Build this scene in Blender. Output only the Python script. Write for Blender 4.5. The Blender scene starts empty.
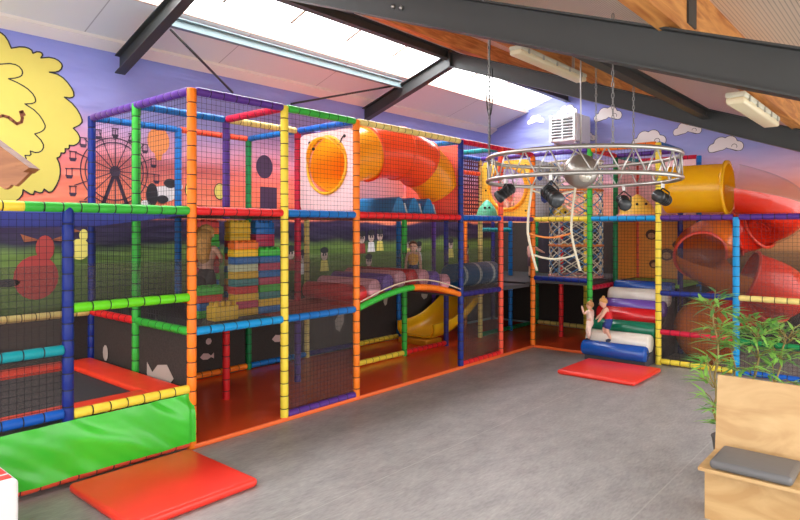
import bpy, math, random
from mathutils import Vector, Matrix, noise
random.seed(7)
C = bpy.context.scene.collection
PI = math.pi
V = Vector

# ------------------------------------------------------------------ materials
def lin(c):
    return tuple(((x/255)/12.92 if x/255 <= 0.04045 else (((x/255)+0.055)/1.055)**2.4) for x in c)

MATS = {}
def mat(name, rgb, rough=0.45, metal=0.0, var=0.0, vscale=6.0, bump=0.0, bscale=30.0, coat=0.0, spec=0.5, alpha=None, trans=0.0, glow=0.0):
    if name in MATS: return MATS[name]
    m = bpy.data.materials.new(name); m.use_nodes = True
    nt = m.node_tree; b = nt.nodes['Principled BSDF']
    col = lin(rgb)
    b.inputs['Base Color'].default_value = (*col, 1)
    b.inputs['Roughness'].default_value = rough
    b.inputs['Metallic'].default_value = metal
    b.inputs['Specular IOR Level'].default_value = spec
    b.inputs['Coat Weight'].default_value = coat
    b.inputs['Transmission Weight'].default_value = trans
    tc = nt.nodes.new('ShaderNodeTexCoord')
    if var > 0:
        n = nt.nodes.new('ShaderNodeTexNoise'); n.inputs['Scale'].default_value = vscale; n.inputs['Detail'].default_value = 4
        nt.links.new(tc.outputs['Object'], n.inputs['Vector'])
        r = nt.nodes.new('ShaderNodeValToRGB')
        r.color_ramp.elements[0].position = 0.3; r.color_ramp.elements[1].position = 0.7
        r.color_ramp.elements[0].color = (*[x*(1-var) for x in col], 1)
        r.color_ramp.elements[1].color = (*[min(1, x*(1+var)) for x in col], 1)
        nt.links.new(n.outputs['Fac'], r.inputs['Fac']); nt.links.new(r.outputs['Color'], b.inputs['Base Color'])
    if bump > 0:
        n2 = nt.nodes.new('ShaderNodeTexNoise'); n2.inputs['Scale'].default_value = bscale; n2.inputs['Detail'].default_value = 3
        nt.links.new(tc.outputs['Object'], n2.inputs['Vector'])
        bp = nt.nodes.new('ShaderNodeBump'); bp.inputs['Strength'].default_value = bump; bp.inputs['Distance'].default_value = 0.02
        nt.links.new(n2.outputs['Fac'], bp.inputs['Height']); nt.links.new(bp.outputs['Normal'], b.inputs['Normal'])
    if alpha is not None:
        t = nt.nodes.new('ShaderNodeBsdfTransparent'); mx = nt.nodes.new('ShaderNodeMixShader')
        mx.inputs['Fac'].default_value = alpha
        out = nt.nodes['Material Output']
        nt.links.new(t.outputs[0], mx.inputs[1]); nt.links.new(b.outputs[0], mx.inputs[2]); nt.links.new(mx.outputs[0], out.inputs['Surface'])
    if glow > 0:
        t = nt.nodes.new('ShaderNodeBsdfTranslucent'); t.inputs['Color'].default_value = (*col, 1); mx = nt.nodes.new('ShaderNodeMixShader'); mx.inputs['Fac'].default_value = glow
        nt.links.new(b.outputs[0], mx.inputs[1]); nt.links.new(t.outputs[0], mx.inputs[2]); nt.links.new(mx.outputs[0], nt.nodes['Material Output'].inputs['Surface'])
    MATS[name] = m
    return m

def vinyl(key):
    rgb = COL[key]
    return mat('vinyl_'+key, rgb, rough=0.38, var=0.06, vscale=9, bump=0.15, bscale=22, spec=0.28)
COL = dict(orange=(250,128,32), yellow=(240,214,70), navy=(20,42,126), blue=(24,112,190), sky=(22,150,215), teal=(20,150,160),
           green=(58,178,62), lime=(104,212,32), darkgreen=(22,128,70), red=(226,40,44), crimson=(205,28,62), coral=(240,88,62),
           purple=(90,52,142), violet=(86,60,150), pink=(246,160,180), paleyellow=(238,216,130), black=(22,22,26), white=(238,236,232),
           cobalt=(20,90,185), indigo=(48,44,120))

BLACK = mat('tie_black', (20,20,24), 0.6)
NETM = mat('net_cord', (26,26,40), 0.8)
NETG = mat('net_cord_maroon', (92,40,66), 0.8)
SCRIM = mat('scrim_mesh', (84,78,74), 0.9, var=0.15, vscale=90, alpha=0.40, spec=0.1)
SCRIMD = mat('scrim_black', (66,60,57), 0.9, var=0.2, vscale=60, spec=0.1)
STEEL = mat('dark_steel', (52,54,54), 0.45, var=0.06, vscale=3, spec=0.4)
STEELB = mat('steel_grey', (120,138,142), 0.4, var=0.06, vscale=3)
ALU = mat('aluminium', (188,186,182), 0.32, metal=0.85, var=0.04)
SKIN = mat('skin', (232,182,156), 0.55)

# ------------------------------------------------------------------ mesh builder
class MB:
    def __init__(s): s.v=[]; s.f=[]; s.m=[]; s.sm=[]
    def add(s, vs, fs, mi=0, smooth=False):
        o=len(s.v); s.v += [tuple(x) for x in vs]
        for f in fs: s.f.append([i+o for i in f]); s.m.append(mi); s.sm.append(smooth)
        return s
    def box(s, c, size, rot=None, mi=0, bevel=0.0):
        x,y,z=[d/2 for d in size]; c=V(c); R = rot if rot is not None else Matrix.Identity(3)
        if bevel<=0:
            vs=[c+R@V((i*x,j*y,k*z)) for i in(-1,1) for j in(-1,1) for k in(-1,1)]
            fs=[(0,1,3,2),(4,6,7,5),(0,4,5,1),(2,3,7,6),(0,2,6,4),(1,5,7,3)]
            return s.add(vs,fs,mi)
        # rounded box: superellipse-like sphere snapped to the box corners
        b=min(bevel,x,y,z); n=3
        vs=[]; fs=[]
        rows=8; 
        import itertools
        seq=[]
        for q in range(4):
            for t in range(n+1):
                a=(q+t/n)*PI/2; seq.append((math.cos(a),math.sin(a),(1 if q in(0,3) else -1),(1 if q in(0,1) else -1)))
        lat=[]
        for t in range(n+1): a=-PI/2+t/n*PI/2; lat.append((math.cos(a),math.sin(a),-1))
        for t in range(n+1): a=t/n*PI/2; lat.append((math.cos(a),math.sin(a),1))
        for (cr,sr,sz) in lat:
            for (ca,sa,sx,sy) in seq:
                vs.append(c+R@V((sx*(x-b)+b*cr*ca, sy*(y-b)+b*cr*sa, sz*(z-b)+b*sr)))
        N=len(seq)
        for r in range(len(lat)-1):
            for i in range(N): fs.append((r*N+i, r*N+(i+1)%N, (r+1)*N+(i+1)%N, (r+1)*N+i))
        fs.append(tuple(reversed(range(N)))); fs.append(tuple(range((len(lat)-1)*N, len(lat)*N)))
        return s.add(vs,fs,mi,True)
    def tube(s, path, r, seg=10, mi=0, cap=True, closed=False, rs=None):
        P=[V(p) for p in path]; n=len(P); vs=[]; fs=[]; up=None
        for i,p in enumerate(P):
            if closed: d=P[(i+1)%n]-P[i-1]
            else: d=(P[min(i+1,n-1)]-P[max(i-1,0)])
            d.normalize()
            if up is None:
                up = V((0,0,1)) if abs(d.z)<0.9 else V((1,0,0))
            a=(up-d*up.dot(d)); 
            if a.length<1e-6: a=d.orthogonal()
            a.normalize(); b=d.cross(a); up=a
            rr = rs[i] if rs else r
            for k in range(seg):
                t=2*PI*k/seg; vs.append(p+(a*math.cos(t)+b*math.sin(t))*rr)
        for i in range(n if closed else n-1):
            j=(i+1)%n
            for k in range(seg): fs.append((i*seg+k, i*seg+(k+1)%seg, j*seg+(k+1)%seg, j*seg+k))
        if cap and not closed:
            fs.append(tuple(reversed(range(seg)))); fs.append(tuple(range((n-1)*seg,n*seg)))
        return s.add(vs,fs,mi,True)
    def padded(s, p0, p1, r=0.048, pitch=0.15, seg=14, band=True):
        p0=V(p0); p1=V(p1); L=(p1-p0).length; d=(p1-p0)/L
        n=max(1,round(L/pitch)); w=0.005
        for i in range(n):
            a=i*L/n; b=(i+1)*L/n
            ts=[a+(w if i else 0), a+(0.02 if i else 0.01), (a+b)/2, b-(0.02 if i<n-1 else 0.01), b-(w if i<n-1 else 0)]
            rr=[r*0.93, r, r*1.0, r, r*0.93]
            s.tube([p0+d*t for t in ts], r, seg, 0, cap=(i==0 or i==n-1), rs=rr)
            if i and band: s.tube([p0+d*(a-w), p0+d*(a+w)], r*0.965, seg, 1, cap=False)
        return s
    def sphere(s, c, r, seg=16, rings=10, mi=0, sc=(1,1,1), rot=None, z0=-1.0):
        c=V(c); vs=[]; fs=[]; R=rot if rot is not None else Matrix.Identity(3)
        for i in range(rings+1):
            a0=math.asin(max(-1,z0)); a=a0+(PI/2-a0)*i/rings
            for k in range(seg):
                t=2*PI*k/seg
                vs.append(c+R@V((math.cos(a)*math.cos(t)*r*sc[0], math.cos(a)*math.sin(t)*r*sc[1], math.sin(a)*r*sc[2])))
        for i in range(rings):
            for k in range(seg): fs.append((i*seg+k,i*seg+(k+1)%seg,(i+1)*seg+(k+1)%seg,(i+1)*seg+k))
        return s.add(vs,fs,mi,True)
    def prism(s, poly, ax, a, b, mi=0):
        """polygon given in the two other axes, extruded along ax from a to b"""
        def p(q,t):
            return {'x':(t,q[0],q[1]),'y':(q[0],t,q[1]),'z':(q[0],q[1],t)}[ax]
        n=len(poly); vs=[p(q,a) for q in poly]+[p(q,b) for q in poly]
        fs=[tuple(range(n)), tuple(reversed(range(n,2*n)))]+[(i,(i+1)%n,n+(i+1)%n,n+i) for i in range(n)]
        return s.add(vs,fs,mi)
    def quad(s, a,b,c,d, mi=0): return s.add([a,b,c,d],[(0,1,2,3)],mi)
    def net(s, o, u, v, pu=0.056, pv=0.056, r=0.0017, mi=0, sag=None):
        o=V(o); u=V(u); v=V(v); nu=max(1,round(u.length/pu)); nv=max(1,round(v.length/pv))
        nrm=u.cross(v).normalized()
        def strand(p,q,w):
            d=(q-p).normalized(); a=d.cross(nrm)*r*w; b=nrm*r*w
            vs=[p+a,p+b,p-a,p-b,q+a,q+b,q-a,q-b]
            s.add(vs,[(0,1,5,4),(1,2,6,5),(2,3,7,6),(3,0,4,7)],mi)
        for i in range(nu+1): strand(o+u*(i/nu), o+u*(i/nu)+v, 1)
        for j in range(nv+1): strand(o+v*(j/nv), o+v*(j/nv)+u, 1)
        return s
    def build(s, name, mats, parent=None):
        me=bpy.data.meshes.new(name)
        off=V(parent['_o']) if parent is not None and '_o' in parent.keys() else V((0,0,0))
        me.from_pydata([tuple(V(x)-off) for x in s.v],[],s.f)
        if not isinstance(mats,(list,tuple)): mats=[mats]
        for m in mats: me.materials.append(m)
        me.polygons.foreach_set('material_index', s.m); me.polygons.foreach_set('use_smooth', s.sm); me.update()
        o=bpy.data.objects.new(name,me); C.objects.link(o)
        if parent is not None:
            o.parent=parent; o['_o']=tuple(off)
            TMP.append(o)
        return o
TMP=[]
def thing(name,label,cat,loc=(0,0,0),group=None):
    o=bpy.data.objects.new(name,None); C.objects.link(o); o.location=loc; o.empty_display_size=0.1
    o['label']=label; o['category']=cat; o['_o']=tuple(loc); TMP.append(o)
    if group: o['group']=group
    return o
def tag(o,label,cat,group=None,kind=None):
    o['label']=label; o['category']=cat
    if group: o['group']=group
    if kind: o['kind']=kind
    return o
def struct(o,label=None):
    o['kind']='structure'
    if label: o['label']=label
    return o
def dup(root, loc, label, group=None):
    r=root.copy(); C.objects.link(r); r.location=loc; r['label']=label
    if group: r['group']=group
    for ch in list(root.children):
        c=ch.copy(); C.objects.link(c); c.parent=r
    return r
def offs(poly,dx,dy): return [(x+dx,y+dy) for x,y in poly]

# ------------------------------------------------------------------ key sizes (metres): 1.2 m bays, levels 1.2 / 2.45 / 3.69
X6=6.03; X7=7.2; XA,XB=8.4,9.6
Y1,Y2=1.2,2.4
R1,R2,R3,R4=-1.14,-2.335,-3.5,-4.7
ZM,ZT=2.45,3.69
YW,XW=2.78,10.12

# ================================================================== the room
def node_wall(name, stops, hill=None, hillcol=None, streak=0.0):
    m=bpy.data.materials.new(name); m.use_nodes=True; nt=m.node_tree; b=nt.nodes['Principled BSDF']
    b.inputs['Roughness'].default_value=0.6; b.inputs['Specular IOR Level'].default_value=0.25
    g=nt.nodes.new('ShaderNodeNewGeometry'); sx=nt.nodes.new('ShaderNodeSeparateXYZ'); nt.links.new(g.outputs['Position'],sx.inputs[0])
    n=nt.nodes.new('ShaderNodeTexNoise'); n.inputs['Scale'].default_value=0.9; n.inputs['Detail'].default_value=3
    nt.links.new(g.outputs['Position'],n.inputs['Vector'])
    ad=nt.nodes.new('ShaderNodeMath'); ad.operation='MULTIPLY_ADD'; ad.inputs[1].default_value=0.35; nt.links.new(n.outputs['Fac'],ad.inputs[0]); nt.links.new(sx.outputs['Z'],ad.inputs[2])
    dv=nt.nodes.new('ShaderNodeMath'); dv.operation='DIVIDE'; dv.inputs[1].default_value=6.0; nt.links.new(ad.outputs[0],dv.inputs[0])
    r=nt.nodes.new('ShaderNodeValToRGB'); cr=r.color_ramp
    while len(cr.elements)<len(stops): cr.elements.new(0.5)
    for e,(z,c) in zip(cr.elements,stops): e.position=(z+0.175)/6.0; e.color=(*lin(c),1)
    nt.links.new(dv.outputs[0],r.inputs['Fac'])
    # soft creases of the hung cloth
    mp=nt.nodes.new('ShaderNodeMapping'); mp.inputs['Scale'].default_value=(0.7,0.7,2.6); mp.inputs['Rotation'].default_value=(0.3,0.3,0)
    nt.links.new(g.outputs['Position'],mp.inputs['Vector'])
    n3=nt.nodes.new('ShaderNodeTexNoise'); n3.inputs['Scale'].default_value=1.6; n3.inputs['Detail'].default_value=2; nt.links.new(mp.outputs[0],n3.inputs['Vector'])
    bp=nt.nodes.new('ShaderNodeBump'); bp.inputs['Strength'].default_value=0.35; bp.inputs['Distance'].default_value=0.25
    nt.links.new(n3.outputs['Fac'],bp.inputs['Height']); nt.links.new(bp.outputs['Normal'],b.inputs['Normal'])
    nt.links.new(r.outputs['Color'],b.inputs['Base Color'])
    return m
WALLM=node_wall('mural_cloth_left',[(0.0,(34,31,31)),(1.1,(40,38,34)),(1.2,(92,116,62)),(1.95,(106,132,68)),(2.08,(52,46,66)),(2.40,(60,48,84)),(2.44,(250,140,104)),(2.9,(248,136,110)),
    (3.2,(238,134,134)),(3.5,(214,160,190)),(3.85,(156,154,212)),(4.8,(128,138,206))])
WALLF=node_wall('mural_cloth_far',[(0.0,(34,31,31)),(1.1,(60,46,36)),(1.6,(150,112,70)),(2.1,(222,166,112)),(2.6,(246,170,136)),(3.05,(244,166,146)),(3.5,(216,180,206)),(3.9,(160,168,226)),(4.8,(138,146,216))])

def fl_mat():
    m=bpy.data.materials.new('grey_vinyl_floor'); m.use_nodes=True; nt=m.node_tree; b=nt.nodes['Principled BSDF']
    b.inputs['Roughness'].default_value=0.42; b.inputs['Specular IOR Level'].default_value=0.4
    tc=nt.nodes.new('ShaderNodeNewGeometry')
    mp=nt.nodes.new('ShaderNodeMapping'); mp.inputs['Scale'].default_value=(1.0,2.2,1); mp.inputs['Rotation'].default_value=(0,0,0.75); nt.links.new(tc.outputs['Position'],mp.inputs['Vector'])
    n=nt.nodes.new('ShaderNodeTexNoise'); n.inputs['Scale'].default_value=2.2; n.inputs['Detail'].default_value=8; n.inputs['Roughness'].default_value=0.68; nt.links.new(mp.outputs[0],n.inputs['Vector'])
    r=nt.nodes.new('ShaderNodeValToRGB'); r.color_ramp.elements[0].position=0.3; r.color_ramp.elements[1].position=0.72
    r.color_ramp.elements[0].color=(*lin((138,136,135)),1); r.color_ramp.elements[1].color=(*lin((168,165,163)),1)
    nt.links.new(n.outputs['Fac'],r.inputs['Fac'])
    n2=nt.nodes.new('ShaderNodeTexNoise'); n2.inputs['Scale'].default_value=34; n2.inputs['Detail'].default_value=5
    mp2=nt.nodes.new('ShaderNodeMapping'); mp2.inputs['Scale'].default_value=(0.35,1.5,1); mp2.inputs['Rotation'].default_value=(0,0,0.9); nt.links.new(tc.outputs['Position'],mp2.inputs['Vector']); nt.links.new(mp2.outputs[0],n2.inputs['Vector'])
    mx=nt.nodes.new('ShaderNodeMixRGB'); mx.blend_type='OVERLAY'; mx.inputs['Fac'].default_value=0.35
    nt.links.new(r.outputs['Color'],mx.inputs[1]); nt.links.new(n2.outputs['Fac'],mx.inputs[2])
    # weld seams of the sheets
    sx=nt.nodes.new('ShaderNodeSeparateXYZ'); nt.links.new(tc.outputs['Position'],sx.inputs[0])
    md=nt.nodes.new('ShaderNodeMath'); md.operation='PINGPONG'; md.inputs[1].default_value=1.0; nt.links.new(sx.outputs['Y'],md.inputs[0])
    lt=nt.nodes.new('ShaderNodeMath'); lt.operation='LESS_THAN'; lt.inputs[1].default_value=0.006; nt.links.new(md.outputs[0],lt.inputs[0])
    ml=nt.nodes.new('ShaderNodeMath'); ml.operation='MULTIPLY'; ml.inputs[1].default_value=0.35; nt.links.new(lt.outputs[0],ml.inputs[0])
    m2=nt.nodes.new('ShaderNodeMixRGB'); m2.inputs[2].default_value=(*lin((196,194,190)),1); nt.links.new(ml.outputs[0],m2.inputs['Fac']); nt.links.new(mx.outputs[0],m2.inputs[1])
    nt.links.new(m2.outputs[0],b.inputs['Base Color'])
    return m
MB().quad((-9,-10,0),(XW+0.2,-10,0),(XW+0.2,YW+0.1,0),(-9,YW+0.1,0)).build('floor',fl_mat())['kind']='structure'

def zl(y): return 4.80+0.326*(2.75-y)          # inner face of the slope over the play frame
def zr(y): return 5.74-0.37*(0.58-y)           # inner face of the other slope
w=MB(); w.box(((XW-9)/2,YW+0.05,2.5),(XW+9,0.1,5.0)); WL=struct(w.build('wall_left',WALLM)); WL['_o']=(0,0,0); TMP.append(WL)
w=MB(); w.prism([(YW,0),(YW,zl(YW)),(0.58,5.74),(-6.7,zr(-6.7)),(-6.7,0)],'x',XW,XW+0.1); WF=struct(w.build('wall_far',WALLF)); WF['_o']=(0,0,0); TMP.append(WF)

def ceil_mat(name,rgb,axis,pitch,depth):
    m=bpy.data.materials.new(name); m.use_nodes=True; nt=m.node_tree; b=nt.nodes['Principled BSDF']
    b.inputs['Base Color'].default_value=(*lin(rgb),1); b.inputs['Roughness'].default_value=0.5
    g=nt.nodes.new('ShaderNodeNewGeometry'); sx=nt.nodes.new('ShaderNodeSeparateXYZ'); nt.links.new(g.outputs['Position'],sx.inputs[0])
    md=nt.nodes.new('ShaderNodeMath'); md.operation='PINGPONG'; md.inputs[1].default_value=pitch; nt.links.new(sx.outputs[axis],md.inputs[0])
    lt=nt.nodes.new('ShaderNodeMath'); lt.operation='LESS_THAN'; lt.inputs[1].default_value=depth; nt.links.new(md.outputs[0],lt.inputs[0])
    mx=nt.nodes.new('ShaderNodeMixRGB'); mx.inputs[1].default_value=(*lin(rgb),1); mx.inputs[2].default_value=(*lin([c*0.78 for c in rgb]),1)
    nt.links.new(lt.outputs[0],mx.inputs['Fac']); nt.links.new(mx.outputs[0],b.inputs['Base Color'])
    return m
CEILL=ceil_mat('ceiling_panel_beige',(216,219,217),'X',1.0,0.008)
CEILR=ceil_mat('ceiling_ribbed_beige',(226,214,198),'Y',0.016,0.0035)
def slab(y0,y1,fz,t,x0,x1):
    return [(y0,fz(y0)),(y1,fz(y1)),(y1,fz(y1)+t),(y0,fz(y0)+t)]
SK0,SK1=1.70,0.80
m=MB(); m.prism(slab(2.88,SK0,zl,0.12,0,0),'x',-5,XW+0.1); struct(m.build('ceiling',CEILL))
m=MB(); m.prism(slab(SK1,0.46,zl,0.12,0,0),'x',-5,XW+0.1); struct(m.build('ceiling',CEILL))
m=MB(); m.prism(slab(0.62,-6.7,zr,0.12,0,0),'x',-5,XW+0.1); struct(m.build('ceiling',CEILR))
# eaves moulding where the ceiling meets the left wall
m=MB(); m.prism([(2.78,4.70),(2.78,4.80),(2.62,4.86),(2.60,4.80)],'x',-9,XW); struct(m.build('trim_1',mat('trim_cream',(232,224,214),0.5)))
# skylight: long translucent sheet with ribs
def sky_mat():
    m=bpy.data.materials.new('skylight_sheet'); m.use_nodes=True; nt=m.node_tree; nt.nodes.clear()
    o=nt.nodes.new('ShaderNodeOutputMaterial'); t=nt.nodes.new('ShaderNodeBsdfTransparent'); d=nt.nodes.new('ShaderNodeBsdfTranslucent'); x=nt.nodes.new('ShaderNodeMixShader')
    n=nt.nodes.new('ShaderNodeTexNoise'); n.inputs['Scale'].default_value=2.0
    r=nt.nodes.new('ShaderNodeMapRange'); r.inputs['To Min'].default_value=0.2; r.inputs['To Max'].default_value=0.35
    nt.links.new(n.outputs['Fac'],r.inputs['Value']); nt.links.new(r.outputs[0],x.inputs['Fac'])
    d.inputs['Color'].default_value=(0.9,0.9,0.9,1)
    nt.links.new(t.outputs[0],x.inputs[1]); nt.links.new(d.outputs[0],x.inputs[2]); nt.links.new(x.outputs[0],o.inputs['Surface'])
    return m
m=MB(); m.prism(slab(SK0,SK1,lambda y:zl(y)+0.05,0.012,0,0),'x',-5,XW); SKY=struct(m.build('window_1',sky_mat())); SKY['_o']=(0,0,0); TMP.append(SKY)
RIB=mat('skylight_rib',(120,98,84),0.6)
for k in range(9):
    x=-1.0+1.13*k; m=MB(); m.tube([(x,SK1+0.02,zl(SK1)+0.03),(x,SK1+0.55,zl(SK1+0.55)+0.03)],0.02,6); m.build('glazing_bar',RIB,SKY)
m=MB(); m.box((0.5,SK0+0.02,zl(SK0)+0.02),(19,0.05,0.10)); m.build('sill_board',mat('pink_board',(226,190,172),0.6),SKY)

# steel frames
def hgirder(mb,pts,h,bw,x,tf=0.014,tw=0.010):
    """I-section along pts (y, z of the lower edge) in the plane x"""
    for (y0,z0),(y1,z1) in zip(pts,pts[1:]):
        for (a,b,wd) in ((0,tf,bw),(tf,h-tf,tw),(h-tf,h,bw)):
            mb.prism([(y0,z0+a),(y1,z1+a),(y1,z1+b),(y0,z0+b)],'x',x-wd/2,x+wd/2)
for n_,x in ((1,0.50),(2,5.35)):
    m=MB(); hgirder(m,[(0.58,5.10),(-7.5,5.10-0.37*8.08)],0.27,0.14,x); a=m.build('roof_beam',STEEL)
    struct(a,['dark steel rafter crossing the picture close above the camera','dark steel rafter beyond, sloping down in front of the painted far wall'][n_-1])
    m=MB(); hgirder(m,[(2.70,4.40),(0.58,5.10)],0.25,0.14,x); 
    m.box((x,0.58,5.25),(0.16,0.03,0.30))
    b=m.build('roof_beam',STEEL); struct(b,['short dark rafter dropping to the mural wall above the yellow painted bush','short dark rafter reaching the mural wall above the orange tube'][n_-1])
    for yy in (0.36,0.46):
        bb=MB(); bb.sphere((x-0.012,-2.75+yy*0.9,3.98+yy*0.33),0.018); bb.build('bolt',ALU,a) if n_==1 else None
def xbar(y,z,x0,x1,h,bw,m_,label):
    m=MB()
    for (a,b,wd) in ((0,0.012,bw),(0.012,h-0.012,0.01),(h-0.012,h,bw)): m.box(((x0+x1)/2,y,z+(a+b)/2),(x1-x0,wd,b-a))
    return struct(m.build('roof_beam',m_),label)
xbar(0.66,5.25,-9,XW,0.16,0.12,STEEL,'dark steel ridge beam along the top edge of the skylight')
xbar(1.72,4.90,0.55,5.30,0.13,0.09,STEELB,'grey steel tie bar under the lower edge of the skylight')
xbar(-3.55,3.70,0.55,5.30,0.12,0.10,STEEL,'dark steel bar linking the two rafters over the lighting ring')
for (p,q) in (((0.62,1.55,4.80),(2.35,2.76,4.47)),((5.28,1.76,4.96),(3.54,2.76,4.47))):
    m=MB(); m.tube([p,q],0.018,8); struct(m.build('roof_beam',STEEL),'thin dark brace rod between tie bar and mural wall')
WOODP=None
def wood_mat(name,c1,c2,scale=(0.6,6,6),rough=0.5):
    m=bpy.data.materials.new(name); m.use_nodes=True; nt=m.node_tree; b=nt.nodes['Principled BSDF']; b.inputs['Roughness'].default_value=rough
    tc=nt.nodes.new('ShaderNodeTexCoord'); mp=nt.nodes.new('ShaderNodeMapping'); mp.inputs['Scale'].default_value=scale
    nt.links.new(tc.outputs['Object'],mp.inputs['Vector'])
    n=nt.nodes.new('ShaderNodeTexNoise'); n.inputs['Scale'].default_value=2.0; n.inputs['Detail'].default_value=6; n.inputs['Distortion'].default_value=1.5
    nt.links.new(mp.outputs[0],n.inputs['Vector'])
    r=nt.nodes.new('ShaderNodeValToRGB'); r.color_ramp.elements[0].position=0.35; r.color_ramp.elements[1].position=0.65
    r.color_ramp.elements[0].color=(*lin(c1),1); r.color_ramp.elements[1].color=(*lin(c2),1)
    nt.links.new(n.outputs['Fac'],r.inputs['Fac']); nt.links.new(r.outputs['Color'],b.inputs['Base Color'])
    return m
PINE=wood_mat('orange_pine',(176,104,44),(222,156,84),(0.7,7,7))
PLY=wood_mat('birch_ply',(190,150,98),(212,176,124),(2.5,0.8,2.0),0.45)
for (y,zb,lab) in ((-4.56,3.47,'deep orange timber purlin over the long rafter'),(-2.06,4.40,'orange timber purlin between the rafters above the strip lamp'),(0.40,5.36,'rust-coloured timber board along the ridge behind the long rafter')):
    m=MB(); m.box((0.5,y,(zb+zr(y))/2),(19,0.12,zr(y)-zb)); p=struct(m.build('roof_beam',PINE),lab); p['_o']=(0,0,0); TMP.append(p)
    if y>0: continue
    m=MB(); m.box((0.72 if y<-4 else 2.2,y-0.066,zb+0.17),(0.17,0.012,0.22)); m.build('joint_plate',STEEL,p)

# ================================================================== paintings on the walls
YP=YW-0.004
def flat_y(poly,y,mb=None,mi=0,t=0.003):
    mb=mb or MB(); mb.prism(poly,'y',y-t,y,mi); return mb
def flat_x(poly,x,mb=None,mi=0,t=0.003):
    mb=mb or MB(); mb.prism(poly,'x',x-t,x,mi); return mb
def ell(cx,cz,rx,rz,n=20,a0=0,a1=2*PI): return [(cx+rx*math.cos(a0+(a1-a0)*i/n), cz+rz*math.sin(a0+(a1-a0)*i/n)) for i in range(n)]
def scallop(cx,cz,rx,rz,k,amp,n=10,ph=0.0):
    out=[]
    for i in range(k*n):
        t=i/(k*n)*2*PI; s=abs(math.sin(k*(t+ph)/2)); out.append((cx+(rx*(1-amp)+rx*amp*s)*math.cos(t), cz+(rz*(1-amp)+rz*amp*s)*math.sin(t)))
    return out
INK=mat('mural_ink',(46,44,50),0.7); PYEL=mat('mural_yellow',(214,198,92),0.6,var=0.05,vscale=1.5); PYEL2=mat('mural_yellow_light',(234,220,112),0.6,var=0.04)
PBRN=mat('mural_brown',(150,86,56),0.7); PWHT=mat('mural_white',(240,236,236),0.6); PGRN=mat('mural_green',(110,150,70),0.7); PRED=mat('mural_red',(170,62,58),0.7)
# yellow painted bush
def outlined(poly,y,fill,name,parent,grow=1.012,th=0.002,ctr=None):
    n=len(poly); cx=sum(p[0] for p in poly)/n if ctr is None else ctr[0]; cz=sum(p[1] for p in poly)/n if ctr is None else ctr[1]
    g=[(cx+(x-cx)*grow, cz+(z-cz)*grow) for x,z in poly]
    mb=MB(); mb.prism(g,'y',y-th,y,1); mb.prism(poly,'y',y-2*th,y-th,0)
    return mb.build(name,[fill,INK],parent)
BUSH=[(-2.28,4.02),(-1.79,4.68),(-1.23,4.79),(-0.92,4.65),(-0.85,4.6),(-0.8,4.48),(-0.68,4.53),(-0.58,4.52),(-0.56,4.47),(-0.5,4.51),(-0.44,4.49),(-0.47,4.43),(-0.34,4.47),(-0.23,4.43),(-0.21,4.36),(-0.27,4.29),(-0.37,4.27),(-0.24,4.26),(-0.12,4.15),(-0.06,4.03),(-0.1,3.98),(-0.19,3.98),(-0.06,3.89),(0.03,3.74),(0.03,3.66),(-0.08,3.59),(-0.01,3.52),(0.01,3.43),(-0.06,3.36),(-0.13,3.36),(-0.13,3.31),(-0.18,3.31),(-0.18,3.25),(-0.23,3.25),(-0.24,3.2),(-0.28,3.18),(-0.24,3.08),(-0.24,2.94),(-0.3,2.79),(-0.36,2.72),(-0.43,2.77),(-0.46,2.71),(-0.54,2.74),(-0.56,2.68),(-0.67,2.75),(-0.68,2.67),(-0.79,2.57),(-1.13,2.53),(-1.7,2.59),(-2.28,2.77)]
CURLS=[(-2.04,3.86),(-1.52,4.19),(-0.92,4.26),(-0.78,4.3),(-0.69,4.26),(-0.67,4.18),(-0.73,4.13),(-0.83,4.1),(-0.7,4.06),(-0.58,3.99),(-0.52,3.89),(-0.55,3.84),(-0.65,3.82),(-0.51,3.74),(-0.42,3.6),(-0.42,3.54),(-0.47,3.49),(-0.54,3.46),(-0.44,3.36),(-0.44,3.27),(-0.51,3.22),(-0.59,3.24),(-0.58,3.18),(-0.65,3.18),(-0.63,3.12)]
def smooth(P,closed=True):
    """rounds the lobes but keeps the sharp notches"""
    out=[]; n=len(P)
    for i in range(n):
        a,b,c=V((*P[i-1],0)),V((*P[i],0)),V((*P[(i+1)%n],0))
        turn=(b-a).cross(c-b).z
        if turn<0: out += [tuple(b.lerp(a,.28))[:2],tuple((b*0.72+(a+c)*0.14))[:2],tuple(b.lerp(c,.28))[:2]]
        else: out.append(P[i])
    return out
def inkline(mb,P,wd,y,closed=True,mi=0):
    n=len(P)
    for i in range(n if closed else n-1):
        p=V((P[i][0],0,P[i][1])); q=V((P[(i+1)%n][0],0,P[(i+1)%n][1])); d=q-p
        if d.length<1e-5: continue
        d.normalize(); k=V((-d.z,0,d.x))*wd/2; p=p-d*wd*.3; q=q+d*wd*.3
        mb.prism([((p+k).x,(p+k).z),((q+k).x,(q+k).z),((q-k).x,(q-k).z),((p-k).x,(p-k).z)],'y',y-0.003,y,mi)
mb=MB(); sb=smooth(BUSH); mb.prism(sb,'y',YP-0.003,YP,0); inkline(mb,sb,0.016,YP-0.003,True,1); inkline(mb,smooth(CURLS)[2:-2],0.014,YP-0.003,False,1)
mb.build('painted_bush',[PYEL,INK],WL)
mb=MB(); inkline(mb,[(-0.96,3.61),(-0.89,3.64),(-0.83,3.63),(-0.78,3.59),(-0.74,3.56),(-0.69,3.59),(-0.68,3.64),(-0.7,3.71),(-0.68,3.72),(-0.66,3.68)],0.035,YP-0.006,False); mb.build('painted_curl',PBRN,WL)
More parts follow.
